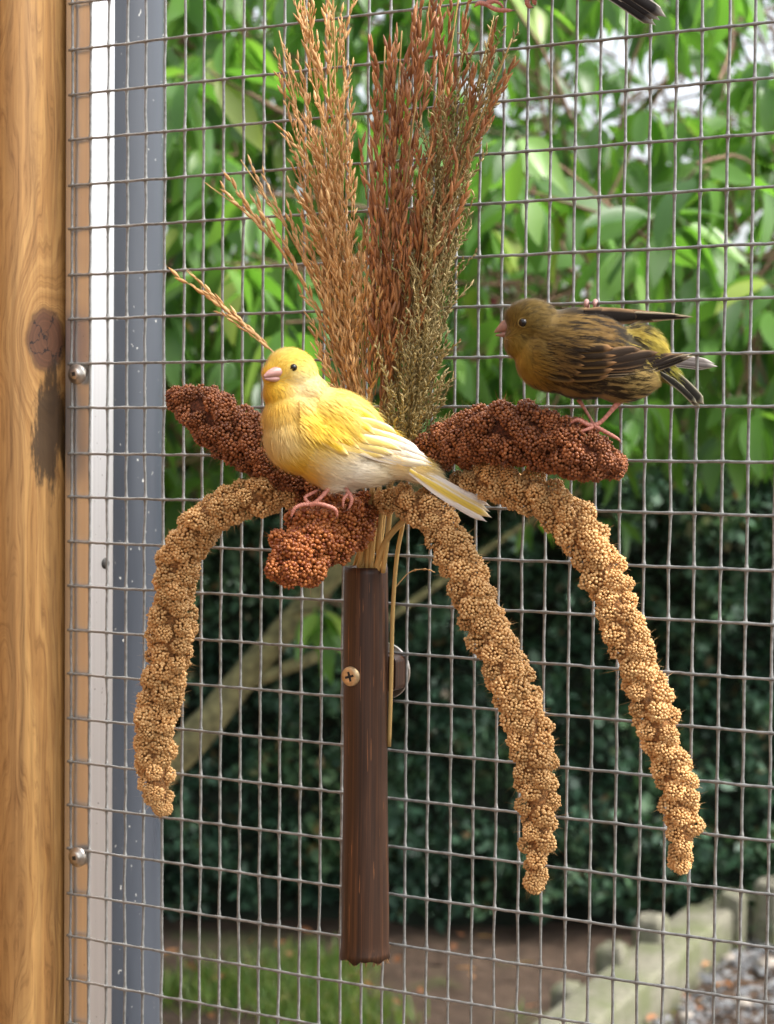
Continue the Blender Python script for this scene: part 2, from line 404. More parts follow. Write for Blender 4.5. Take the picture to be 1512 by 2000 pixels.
# ------------------------------------------------------------------ ground, hedge, timber edging
def m_ground():
    mt, nt, p, _ = newmat('soil')
    v = mapped(nt, (1, 1, 1))
    a = noise_(nt, v, 1.3, 6, .65); b = noise_(nt, v, 22, 5, .65)
    c = ramp(nt, b, [(.3, (.042, .025, .016)), (.55, (.085, .053, .034)), (.75, (.15, .10, .07))])
    c = mixc(nt, ramp(nt, a, [(.56, (0,) * 3), (.68, (.8,) * 3)]), c, mixc(nt, b, (.045, .075, .018), (.09, .14, .03)))
    nt.links.new(c, p.inputs['Base Color']); p.inputs['Roughness'].default_value = .95
    bump(nt, p, b, .8, .02); return mt
def build_ground():
    def ax(c, near, far):
        s = np.concatenate([-np.geomspace(near, far, 18)[::-1], np.linspace(-near, near, 61)[1:-1], np.geomspace(near, far, 18)])
        return s + c
    xs, ys = ax(0.3, 2.2, 260), ax(5.2, 2.2, 260)
    V = []; f = []
    for y in ys:
        for x in xs:
            h = .035 * noise.noise(Vector((x * 1.7, y * 1.7, 0))) + .012 * noise.noise(Vector((x * 8, y * 8, 3)))
            V.append((x, y, h - .02))
    nx = len(xs)
    for j in range(len(ys) - 1):
        for i in range(nx - 1): f.append((j * nx + i, j * nx + i + 1, (j + 1) * nx + i + 1, (j + 1) * nx + i))
    mb = MB(); mb.add(V, f)
    o = mb.build('ground', m_ground()); tag(o, 'bare brown garden soil below the hedge', kind='structure')
build_ground()

def build_hedge():
    y0 = 5.35
    th = Thing('hedge', (0.3, y0 + .5, 0), 'dense dark green hedge behind the cherry tree', 'hedge')
    def front(x, z):
        return y0 + .16 * noise.noise(Vector((x * 1.6, z * 1.9, 1))) + .09 * noise.noise(Vector((x * 4.5, z * 5, 7))) + .10 * max(0, .45 - z)
    mb = MB(); xs = np.linspace(-4.5, 5, 90); zs = np.linspace(-.05, 1.86, 26); V = []; f = []
    for z in zs:
        for x in xs: V.append((x, front(x, z) + .07, z))
    for z in (1.86, -.05):
        for x in xs: V.append((x, y0 + 1.3, z))
    n = len(xs)
    for j in range(len(zs) + 1):
        for i in range(n - 1): f.append((j * n + i, j * n + i + 1, (j + 1) * n + i + 1, (j + 1) * n + i))
    mb.add(V, f); th.part('shade_core', mb, M['hedgecore'])  # near-black sheet behind the leaves, the hedge's inner shade put into its colour
    K = 70000
    x = nrg.uniform(-4.5, 5, K); x[:40000] = nrg.uniform(-1.5, 1.9, 40000)
    z = nrg.uniform(.05, 1.95, K)
    VV = np.zeros((K, 4, 3)); 
    fr = np.array([front(a, b) for a, b in zip(x, z)])
    cl = np.array([noise.noise(Vector((a * 9, b * 9, 4))) for a, b in zip(x, z)])
    y = fr + .05 - nrg.random(K) ** 2 * .10 - np.clip(cl, -.4, .6) * .24
    top = z > 1.82
    y[top] += nrg.uniform(0, 1.2, top.sum()); z[top] = 1.80 + nrg.uniform(0, .16, top.sum())
    P = np.stack([x, y, z], 1)
    d = nrg.normal(0, 1, (K, 3)); d[:, 1] -= 1.0; d[:, 2] -= .2; d /= np.linalg.norm(d, axis=1)[:, None]
    a = np.cross(d, nrg.normal(0, 1, (K, 3))); a /= np.linalg.norm(a, axis=1)[:, None]
    L = (.016 + .050 * nrg.random(K) ** 2.2)[:, None]; W = L * nrg.uniform(.2, .36, (K, 1))
    VV[:, 0] = P; VV[:, 1] = P + d * L * .5 + a * W; VV[:, 2] = P + d * L; VV[:, 3] = P + d * L * .5 - a * W
    mb = MB(); mb.add(VV.reshape(-1, 3), np.arange(K * 4).reshape(K, 4))
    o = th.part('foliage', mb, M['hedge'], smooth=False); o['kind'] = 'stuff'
build_hedge()

def m_timber():
    mt, nt, p, _ = newmat('mossy_timber')
    v = mapped(nt, (1, 1, 1))
    a = noise_(nt, v, 7, 5, .6); b = noise_(nt, v, 60, 4, .6)
    c = ramp(nt, b, [(.3, (.12, .115, .082)), (.7, (.26, .245, .19))])
    c = mixc(nt, ramp(nt, a, [(.42, (0,) * 3), (.62, (.75,) * 3)]), c, (.10, .12, .042))
    nt.links.new(c, p.inputs['Base Color']); p.inputs['Roughness'].default_value = .85
    bump(nt, p, b, .5, .006); return mt
M['timber'] = m_timber()
def timber_box(name, A, B, wd, z0, z1, label, group):
    A, B = np.array([*A, 0.]), np.array([*B, 0.]); d = B - A; L = np.linalg.norm(d); d /= L; s = np.array([d[1], -d[0], 0])
    mb = MB(); n = 14; prof = rrect(-wd / 2, wd / 2, z0, z1, .018, 3); V = []; k = len(prof); f = []
    for i in range(n + 1):
        for x, z in prof:
            j = .006 * noise.noise(Vector((i * .7, x * 20, z * 20)))
            V.append(A + d * (L * i / n) + s * (x + j) + ZZ * (z + j))
    for i in range(n):
        for j in range(k): f.append((i * k + j, i * k + (j + 1) % k, (i + 1) * k + (j + 1) % k, (i + 1) * k + j))
    f += [tuple(range(k))[::-1], tuple(range(n * k, n * k + k))]
    mb.add(V, f); tag(mb.build(name, M['timber'], origin=A), label, 'timber', group)
gA, gB = ground_at(1085, 2010, .12), ground_at(1385, 1772, .12)
dv = (gB - gA) / np.linalg.norm(gB - gA)
timber_box('edging_timber', (gA - dv * .9)[:2], gB[:2], .145, -.05, .12, 'long mossy timber edging beside the grey slate chippings', 'weathered timber edging')
gC = gB + dv * .03 + np.array([.02, .0, 0])
timber_box('edging_timber', gC[:2], (gC + dv * 1.2)[:2], .145, -.05, .11, 'far mossy timber edging continuing under the hedge on the right', 'weathered timber edging')
def timber_post(px, py, zt, wpx, label):
    c = ground_at(px, py, zt); d = (c - CAM) @ FW; r = wpx / F * d / 2
    mb = MB(); prof = rrect(-r, r, -r, r, r * .3, 3)
    prism(mb, prof, dv, np.array([dv[1], -dv[0], 0]), ZZ, np.array([c[0], c[1], 0]), -.1, zt)
    top = mb.v[0]; n_ = len(prof); cz = []
    for fr_, dz in ((.82, .012), (.45, .020)):
        cz.append(np.array([c[0], c[1], 0]) + (np.array([p_[0] * dv * fr_ + p_[1] * np.array([dv[1], -dv[0], 0]) * fr_ for p_ in prof]) + ZZ * (zt + dz)))
    W = np.vstack([top[n_:], *cz]) + nrg.normal(0, .0025, (3 * n_, 3)); mb.add(W, [(r_ * n_ + i, r_ * n_ + (i + 1) % n_, (r_ + 1) * n_ + (i + 1) % n_, (r_ + 1) * n_ + i) for r_ in range(2) for i in range(n_)] + [tuple(range(2 * n_, 3 * n_))])
    tag(mb.build('edging_post', M['timber'], smooth=False, origin=(c[0], c[1], 0)), label, 'post', 'short posts behind the timber edging')
timber_post(1272, 1800, .17, 60, 'tallest short mossy post behind the timber edging, right of the middle')
timber_post(1196, 1856, .15, 56, 'short mossy post behind the middle of the timber edging')
timber_post(1108, 1934, .11, 54, 'lowest mossy post stub at the near end of the timber edging')
timber_post(1432, 1752, .15, 46, 'narrow mossy post at the far end of the timber edging')
timber_post(1502, 1728, .18, 46, 'pale mossy post at the right edge of the picture')

def ellip(mb, c, ax, R, col=None, fine=False):
    V = (ICO3_V if fine else ICO_V) * np.asarray(R); mb.add(np.asarray(c) + V[:, :1] * ax[0] + V[:, 1:2] * ax[1] + V[:, 2:] * ax[2], ICO3_F if fine else ICO_F, col)
def build_chips():
    mb = MB(); K = 9000
    OV = np.array([(1, 0, 0), (-1, 0, 0), (0, 1, 0), (0, -1, 0), (0, 0, 1), (0, 0, -1)], float); OF = [(0, 2, 4), (2, 1, 4), (1, 3, 4), (3, 0, 4), (2, 0, 5), (1, 2, 5), (3, 1, 5), (0, 3, 5)]
    for i in range(K):
        a = rnd.uniform(-.5, 3.2); b = rnd.uniform(.10, 1.9)
        p = gA + dv * a + np.array([dv[1], -dv[0], 0]) * b
        p[2] = .012 + .03 * noise.noise(Vector((p[0] * 3, p[1] * 3, 0))) + rnd.uniform(0, .02)
        e = basis(nrg.normal(0, 1, 3) * (.45, .45, 0) + np.array([0, 0, 1]))
        s = rnd.uniform(.008, .024)
        V = OV * (s, s * rnd.uniform(.5, .8), s * .35); mb.add(p + V[:, :1] * e[0] + V[:, 1:2] * e[1] + V[:, 2:] * e[2], OF)
    o = mb.build('slate_chippings', M['slate'], smooth=False); tag(o, 'grey slate chippings to the right of the timber edging', kind='stuff')
    for px, py, s, lb in ((1424, 1872, .022, 'pale rounded stone lying on the slate chippings'), (1500, 1884, .034, 'large pale stone at the right edge on the chippings'), (1452, 1960, .024, 'flat pale stone low on the slate chippings'), (1340, 1985, .02, 'pale stone on the chippings beside the timber edging')):
        mb = MB(); c = ground_at(px, py, .03); V = ICO3_V.copy()
        V *= np.array([noise.noise(Vector(v * 1.4 + c)) * .35 + 1 for v in V])[:, None]
        mb.add(V * (s, s * .8, s * .55), ICO3_F); tag(mb.build('stone', M['stone'], origin=None), lb, 'stone').location = tuple(c)
build_chips()

def build_grass():
    mb = MB(); V = []; f = []
    K = 18000
    for i in range(K):
        x = rnd.uniform(-2.2, .75); y = rnd.uniform(3.9, 5.15)
        if i < 9000: x = rnd.uniform(-.85, .2); y = rnd.uniform(4.1, 5.05)
        den = noise.noise(Vector((x * 2.2, y * 2.2, 5))) + .26 - max(0, x + .1) * .55 - max(0, y - 4.75) * 1.0
        if rnd.random() > den * 1.6: continue
        h = rnd.uniform(.03, .085); a = rnd.uniform(0, 6.28); wv = .0028
        l = np.array([rnd.gauss(0, .4), rnd.gauss(0, .4), 1]) * h
        s = np.array([math.cos(a), math.sin(a), 0]) * wv; p = np.array([x, y, -.015]); n = len(V)
        bend = np.array([rnd.gauss(0, .012), rnd.gauss(0, .012), 0])
        V += [p - s, p + s, p + l * .6 + s * .8, p + l * .6 - s * .8, p + l + bend]
        f += [(n, n + 1, n + 2, n + 3), (n + 3, n + 2, n + 4)]
    mb.add(V, f); tag(mb.build('grass', M['grass'], smooth=False), 'patchy green grass on the soil at the bottom of the picture', kind='stuff')
build_grass()

# ------------------------------------------------------------------ leaves and trees
def leaf_mesh(name, mat, wid=.40, droop=.25, fold=.25, pet=.18):
    mb = MB(); n = 8; V = []; f = []
    for i in range(n + 1):
        t = i / n; wdt = wid * .5 * (math.sin(math.pi * min(1, t ** .8)) ** .75 if 0 < t < 1 else 0) * (1 - .25 * t)
        x = t; z = -droop * t * t; k = wdt * fold
        sx = .02 * math.sin(t * 7)
        V += [(x, -wdt + sx, z + k), (x, sx, z), (x, wdt + sx, z + k * .9)]
    for i in range(n):
        a = i * 3; f += [(a, a + 1, a + 4, a + 3), (a + 1, a + 2, a + 5, a + 4)]
    b = len(V)
    V += [(-pet, -.008, .05), (-pet, .008, .05), (0, .008, 0), (0, -.008, 0)]
    f.append((b, b + 1, b + 2, b + 3))
    mb.add(V, f); return mb
LEAFV = [leaf_mesh('leaf', None, w_, d_, fo) for w_, d_, fo in ((.40, .2, .25), (.44, .35, .15), (.36, .1, .4), (.42, .5, .3), (.46, .25, .1))]

def place_leaf(p, d, roll, size):
    A, B, D = basis(d)
    c, s = math.cos(roll), math.sin(roll)
    side = A * c + B * s; nor = np.cross(D, side)
    return D, side, nor, p, size

def cherry_tree():
    base = np.array([-1.25, 3.5, 0.0])
    th = Thing('cherry_tree', base, 'leafy cherry tree with a leaning mossy trunk outside the mesh', 'tree')
    tr = [at(340, 1482, 3.5), at(470, 1330, 3.5), at(590, 1190, 3.5), at(690, 1075, 3.52)]
    P = smoothpath([base + (0, 0, -.05), base + (.35, 0, .38), *tr, at(800, 960, 3.6), at(920, 800, 3.8), at(1010, 560, 4.0), at(1080, 200, 4.2), at(1100, -200, 4.3)], 60)
    R = np.interp(np.linspace(0, 1, 60), [0, .3, .55, 1], [.048, .029, .022, .009])
    mb = MB(); tube(mb, P, R, 10, True, None, .05); th.part('trunk', mb, M['bark'])
    limbs = [
        ([at(475, 1335, 3.5), at(560, 1305, 3.5), at(650, 1265, 3.55), at(760, 1205, 3.7), at(1000, 1040, 4.0), at(1180, 930, 4.2)], .016),
        ([at(200, 900, 3.6), at(330, 500, 3.5), at(420, 320, 3.45), at(470, 100, 3.4), at(520, -150, 3.4)], .022),
        ([at(150, 900, 3.4), at(340, 905, 3.4), at(480, 850, 3.5), at(640, 760, 3.6)], .009),
        ([at(300, 720, 3.8), at(400, 640, 3.8), at(560, 560, 3.9), at(720, 520, 4.0)], .010),
        ([at(820, 800, 3.9), at(920, 760, 3.7), at(1040, 690, 3.6), at(1200, 640, 3.4)], .010),
        ([at(840, 580, 4.0), at(980, 595, 3.6), at(1120, 560, 3.0), at(1230, 470, 2.55), at(1290, 415, 2.45), at(1360, 330, 2.4)], .007),
        ([at(1010, 560, 4.0), at(1180, 300, 3.8), at(1350, 120, 3.5), at(1500, 30, 3.3)], .012),
        ([at(1000, 620, 4.0), at(1250, 560, 3.6), at(1430, 520, 3.2), at(1640, 470, 2.9)], .011),
        ([at(560, 1200, 3.5), at(620, 1190, 3.4), at(650, 1200, 3.3)], .005),
        ([at(1180, 930, 4.2), at(1330, 840, 4.0), at(1500, 800, 3.8)], .008)]
    for L, r in limbs:
        mb = MB(); k = 24; Q = smoothpath(L, k); tube(mb, Q, np.linspace(r, r * .35, k), 8, True, None, .06); th.part('branch', mb, M['bark'])
    leaves = []; twigs = MB()
    LP = np.concatenate([smoothpath(L, 40) for L, r in limbs] + [P[30:]])
    def cluster(c, n, size, spread=1.0, front=False):
        q = LP[np.argmin(((LP - c) ** 2).sum(1))]
        v = q - c; L = np.linalg.norm(v)
        st = c + v / (L + 1e-6) * min(L, .22) + nrg.normal(0, .015, 3)
        tube(twigs, smoothpath([st, (st + c) / 2 + nrg.normal(0, .012, 3), c], 5), np.linspace(.0032, .0018, 5), 5, False)
        a0 = rnd.uniform(0, 6.28)
        for i in range(n):
            a = a0 + i * 2.4 + rnd.gauss(0, .3); out = np.array([math.cos(a), math.sin(a), 0])
            down = rnd.uniform(.35, 1.7)
            if front: out[1] = out[1] * .4 - .25; down = rnd.uniform(.05, 1.1)
            d = out * spread + np.array([0, 0, -down]); s = size * rnd.uniform(.75, 1.2)
            D = d / np.linalg.norm(d)
            leaves.append((c + D * .2 * s, D, rnd.gauss(0, .5), s, rnd.randrange(len(LEAFV))))
    # foreground sprays seen large on the right
    for px, py, d, n, s in ((1290, 415, 2.45, 8, .115), (1240, 470, 2.55, 7, .11), (1370, 330, 2.4, 5, .11), (1180, 505, 2.8, 5, .105), (1470, 320, 2.5, 5, .11)):
        cluster(at(px, py, d), n, s, 1.2, True)
    for px, py, d, n, s in ((620, 1185, 3.3, 6, .085), (650, 1215, 3.35, 4, .085), (410, 930, 3.4, 5, .09), (360, 960, 3.5, 5, .09), (1040, 1015, 3.9, 3, .09), (1200, 1010, 3.9, 4, .09), (1480, 890, 3.6, 5, .1)):
        cluster(at(px, py, d), n, s)
    for it in range(22):
        px = rnd.uniform(300, 1600); py = rnd.uniform(-80, 640)
        if math.hypot((px - 1150) / 260, (py - 60) / 150) < 1: continue
        if 520 < px < 900 and it % 2: px = rnd.choice((rnd.uniform(320, 520), rnd.uniform(1250, 1560)))
        cluster(at(px, py, rnd.uniform(2.4, 2.95)), rnd.randint(5, 7), rnd.uniform(.095, .12), 1.0, it % 3 == 0)
    # the body of the crown
    made = 0
    for it in range(22000):
        if made >= 2000: break
        d = rnd.uniform(2.9, 5.0); px = rnd.uniform(-300, 1850); py = rnd.uniform(-320, 960)
        c = at(px, py, d)
        if px > 480 and px < 980: lim = 830
        elif px <= 480: lim = 900
        else: lim = 880
        if py > lim + 60 * noise.noise(Vector((px / 120, 3, 0))): continue
        if c[2] > 3.2: continue
        keep = .5 + .9 * noise.noise(Vector((c[0] * 2.0, c[1] * 2.0, c[2] * 2.0)))
        # the crown is thinner high up on the right
        thin = max(0, 1 - math.hypot((px - 1180) / 330, (py - 90) / 190)) + .8 * max(0, 1 - math.hypot((px - 1480) / 120, (py - 60) / 110)) + .7 * max(0, 1 - math.hypot((px - 340) / 50, (py - 410) / 70)) + .7 * max(0, 1 - math.hypot((px - 560) / 70, (py - 335) / 50))
        if rnd.random() > keep + .25 - .85 * thin: continue
        cluster(c, rnd.randint(5, 8), rnd.uniform(.075, .112)); made += 1
    th.part('twig_growth', twigs, M['twig']).__setitem__('kind', 'stuff')
    # the 300 leaves that show largest are single parts
    score = []
    for i, (p, D, ro, s, k) in enumerate(leaves):
        x, y, d = topx(p); ins = 300 < x < 1530 and -30 < y < 1350
        score.append((s / d if ins else 0, i))
    score.sort(reverse=True); big = set(i for _, i in score[:300])
    meshes = []
    for k, lm in enumerate(LEAFV):
        b = MB(); b.v, b.f, b.c, b.n = list(lm.v), list(lm.f), list(lm.c), lm.n
        meshes.append(b.mesh('leaf', M['leaf']))
    rest = MB()
    for i, (p, D, ro, s, k) in enumerate(leaves):
        D, side, nor, p, s = place_leaf(p, D, ro, s)
        if i in big:
            o = link('leaf', meshes[k], th.o); o.matrix_local = mat4(D, side, nor, p - th.loc, s)
        else:
            V = LEAFV[k].v[0] * s; rest.add(p + V[:, :1] * D + V[:, 1:2] * side + V[:, 2:] * nor, LEAFV[k].f)
    o = th.part('foliage', rest, M['leaf']); o['kind'] = 'stuff'
    for px, py, d in ((437, 334, 3.2), (963, 588, 3.4), (1272, 460, 2.9)):
        c = at(px, py, d); mb = MB(); ellip(mb, c, np.eye(3), (.0105, .0105, .0100), None, True); ch = th.part('cherry', mb, M['cherry'])
        mb = MB(); tube(mb, smoothpath([c + (0, 0, .009), c + (.004, .003, .03), c + (.012, 0, .05)], 6), .0009, 5); th.part('stalk', mb, M['twig'], parent=ch)
cherry_tree()

def far_tree(name, base, label, cx, rad, nleaf, seed, size=(.07, .12)):
    r = random.Random(seed)
    th = Thing(name, base, label, 'tree', 'trees beyond the hedge'); base = np.array(base, float); cx = np.array(cx, float)
    mb = MB(); tube(mb, smoothpath([base, (base + cx) / 2 + (.1, 0, 0), cx, cx + (0, 0, rad[2] * .7)], 16), np.linspace(.12, .02, 16), 8, True, None, .05); th.part('trunk', mb, M['bark'])
    for k in range(7):
        a = k * .9; e = cx + np.array([math.cos(a) * rad[0] * .7, math.sin(a) * rad[1] * .7, r.uniform(-.3, .5) * rad[2]])
        mb = MB(); tube(mb, smoothpath([cx - (0, 0, rad[2] * .6), (cx + e) / 2 + (0, 0, .1), e], 10), np.linspace(.05, .012, 10), 6, True, None, .05); th.part('branch', mb, M['bark'])
    mb = MB(); n = 0
    while n < nleaf:
        q = np.array([r.uniform(-1, 1), r.uniform(-1, 1), r.uniform(-1, 1)])
        if q @ q > 1: continue
        c = cx + q * rad
        if noise.noise(Vector(c * 1.5)) + .28 < r.random() * .5: continue
        for j in range(6):
            d = np.array([r.gauss(0, 1), r.gauss(0, 1), -r.uniform(.2, 1.6)]); D, side, nor, p, s = place_leaf(c + d * .04, d, r.gauss(0, .6), r.uniform(*size))
            lm = LEAFV[r.randrange(len(LEAFV))]; V = lm.v[0] * s
            mb.add(p + V[:, :1] * D + V[:, 1:2] * side + V[:, 2:] * nor, lm.f); n += 1
    o = th.part('crown', mb, M['leaf2']); o['kind'] = 'stuff'
far_tree('garden_tree', (-1.6, 7.6, 0), 'bushy green tree beyond the hedge on the left', (-1.3, 7.6, 2.7), (2.0, 1.1, 1.5), 3600, 11)
far_tree('garden_tree', (2.9, 8.2, 0), 'bushy green tree beyond the hedge on the right', (2.7, 8.2, 2.3), (1.9, 1.1, 1.15), 3000, 12)

def flowers():
    spots = [(372, 628, 4.9, .04), (395, 700, 4.95, .035), (440, 690, 4.9, .045), (470, 730, 5.0, .04), (352, 480, 4.6, .05), (425, 655, 5.0, .035), (900, 800, 5.0, .03)]
    th = Thing('flowering_shrub', (-.75, 5.05, 0), 'shrub with orange and yellow flowers beside the hedge on the left', 'shrub')
    for px, py, d, s in spots:
        c = at(px, py, d); mb = MB()
        for k in range(7):
            dd = np.array([math.cos(k * .9), -.5, math.sin(k * .9)]); D, side, nor, p, s2 = place_leaf(c, dd, rnd.gauss(0, .5), s)
            V = LEAFV[1].v[0] * s; mb.add(p + V[:, :1] * D + V[:, 1:2] * side + V[:, 2:] * nor, LEAFV[1].f)
        th.part('flower', mb, M['flower'])
        if px < 800:
            mb = MB(); tube(mb, smoothpath([th.loc, (th.loc + c) / 2 + (0, 0, .2), c], 10), np.linspace(.004, .002, 10), 6); th.part('stem', mb, M['twig'])
flowers()
def pink_flower():
    th = Thing('pink_blossom', at(1492, 335, 3.0), 'pink blossom at the right edge among cherry leaves', 'flower')
    for j in range(6):
        c = th.loc + nrg.normal(0, .012, 3); mb = MB()
        for k in range(5):
            dd = np.array([math.cos(k * 1.26), -.4, math.sin(k * 1.26)]); D, side, nor, p, s2 = place_leaf(c, dd, 0, .014)
            V = LEAFV[4].v[0] * .014; mb.add(p + V[:, :1] * D + V[:, 1:2] * side + V[:, 2:] * nor, LEAFV[4].f)
        th.part('petal', mb, M['pink'])
pink_flower()
def litter():
    b = MB(); b.v, b.f, b.c, b.n = list(LEAFV[2].v), list(LEAFV[2].f), list(LEAFV[2].c), LEAFV[2].n
    me = b.mesh('fallen_leaf', M['dead'])
    for k in range(34):
        px, py = rnd.uniform(330, 1050), rnd.uniform(1822, 1990)
        if k < 10: px, py = rnd.uniform(1260, 1512), rnd.uniform(1840, 1995)
        p = ground_at(px, py, (.035) if k < 10 else .02)
        d = np.array([rnd.gauss(0, 1), rnd.gauss(0, 1), .1]); D, side, nor, p, s = place_leaf(p, d, rnd.gauss(0, .3), rnd.uniform(.04, .075))
        o = link('fallen_leaf', me); o.matrix_world = mat4(D, side, nor, p, s)
        tag(o, 'dry brown leaf fallen on the slate chippings' if k < 10 else 'dry brown leaf fallen on the bare soil', 'leaf', 'fallen leaves on the chippings' if k < 10 else 'fallen leaves on the soil')
litter()

# ------------------------------------------------------------------ post, frame, downpipe, wire panel
def u_at(px, off=0.0): return float((onmesh(px, 1000, off) - ORG) @ TT)
UE = u_at(119)                                   # seam between post and frame
FRW = u_at(178, -.0022) - UE
def obj_axes(name, mb_local, mat, loc, smooth=True):
    o = link(name, mb_local.mesh(name, mat, smooth)); o.matrix_world = mat4(TT, -NN, ZZ, loc); return o
# post, local axes: x along the panel, y away from the aviary, z up
mb = MB(); prof = rrect(-.13, -.0008, -.034, .06, .016, 8)
n = len(prof); V = []; f = []
zs = np.linspace(-1.0, 1.2, 90)
for z in zs:
    for x, y in prof:
        j = .0010 * noise.noise(Vector((x * 9, y * 9, z * 5))); V.append((x + j - .0006, y + j, z))
for i in range(len(zs) - 1):
    for j in range(n): f.append((i * n + j, i * n + (j + 1) % n, (i + 1) * n + (j + 1) % n, (i + 1) * n + j))
f += [tuple(range(n))[::-1], tuple(range((len(zs) - 1) * n, len(zs) * n))]
mb.add(V, f)
tag(obj_axes('timber_post', mb, M['wood'], uz(UE, 1.5)), 'orange-brown timber post with a cracked knot at the left edge', 'post')
# aluminium tube
mb = MB(); prism(mb, rrect(0.0006, FRW, .0022, .0242, .0013, 3), np.array([1., 0, 0]), np.array([0, 1., 0]), ZZ, np.zeros(3), -1.0, 1.2)
fr = obj_axes('frame_tube', mb, M['alu'], uz(UE, 1.5), False)
tag(fr, 'square aluminium frame tube between the timber post and the grey pipe', 'frame')
def screw(px, py, off, parent, r=.0058, mat='steel', square=True, axis=NN):
    c = onmesh(px, py, off); A, B, D = basis(axis)
    Mi = np.array(parent.matrix_world.inverted()) if parent else np.eye(4)
    mb = MB(); k = 24; rings = [(r, -.0012), (r, .0006), (r * .93, .0012), (r * .62, .0014), (r * .55, .0026), (r * .48, .0030)] if square else [(r, -.001), (r, .0007), (r * .9, .0013), (r * .5, .0016), (.0001, .0017)]
    V = []; f = []
    for rr, h in rings:
        for i in range(k):
            t = i * 2 * math.pi / k; V.append(c + A * rr * math.cos(t) + B * rr * math.sin(t) + D * h)
    for i in range(len(rings) - 1):
        for j in range(k): f.append((i * k + j, i * k + (j + 1) % k, (i + 1) * k + (j + 1) % k, (i + 1) * k + j))
    if square: f.append(tuple(range((len(rings) - 1) * k, len(rings) * k)))
    V = np.array(V); V = V @ Mi[:3, :3].T + Mi[:3, 3]
    mb.add(V, f); s = link('screw', mb.mesh('screw', M[mat]), parent)
    mb = MB()
    def cutter(hx, hy, rot):
        a, b = A * math.cos(rot) + B * math.sin(rot), -A * math.sin(rot) + B * math.cos(rot)
        h = .00305 if square else .0016
        q = np.array([c + a * x + b * y + D * h for x, y in ((-hx, -hy), (hx, -hy), (hx, hy), (-hx, hy))])
        q2 = q + D * .00022
        W = np.vstack([q, q2]) @ Mi[:3, :3].T + Mi[:3, 3]
        mb.add(W, [(0, 1, 2, 3), (4, 5, 6, 7), (0, 1, 5, 4), (1, 2, 6, 5), (2, 3, 7, 6), (3, 0, 4, 7)])
    if square: cutter(r * .2, r * .2, .15)
    else: cutter(r * .5, r * .11, .25); cutter(r * .11, r * .5, .25)
    link('drive_recess', mb.mesh('drive_recess', M['dark'], False), s)  # thin dark plate on the head, the recess shade is in its colour
    return s
bpy.context.view_layer.update()
screw(150, 731, .0024, fr); screw(151, 1674, .0024, fr)
# rivet on the bright side of the frame
rc = uz(UE + FRW, onmesh(204, 1105)[2], -.0022 - .0135); mb = MB()
Mi = np.array(fr.matrix_world.inverted()); V = rc + ICO3_V[:, :1] * TT * .0016 + ICO3_V[:, 1:2] * NN * .0033 + ICO3_V[:, 2:] * ZZ * .0033
mb.add(V @ Mi[:3, :3].T + Mi[:3, 3], ICO3_F); link('rivet', mb.mesh('rivet', M['dark']), fr)

# unseen boarded wall left of the post, added so the aluminium tube reflects brown
aw = Thing('reflection_wall', uz(UE - .15, .0, .05), 'unseen brown boarded wall added for its reflection in the frame tube', 'wall')
for i in range(12):
    mb = MB(); prism(mb, rrect(-.012, .012, 0, .143, .004, 2), TT, ZZ, NN, uz(UE - .165, .45 + i * .145, .05), 0, 1.9); aw.part('board', mb, M['board'], False)
# grey downpipe
pc = at(208, 1000, 1.075); pr = 110 / F * 1.075
mb = MB(); k = 48; V = []; f = []; zs = np.linspace(-1.5, 1.3, 3)
for z in zs:
    for i in range(k): t = i * 2 * math.pi / k; V.append((pr * math.cos(t), pr * math.sin(t), z))
for i in range(2):
    for j in range(k): f.append((i * k + j, i * k + (j + 1) % k, (i + 1) * k + (j + 1) % k, (i + 1) * k + j))
mb.add(V, f); dp = link('downpipe', mb.mesh('downpipe', M['pipe'])); dp.location = (pc[0], pc[1], 1.5)
tag(dp, 'round dark grey plastic downpipe behind the aluminium frame', 'pipe')

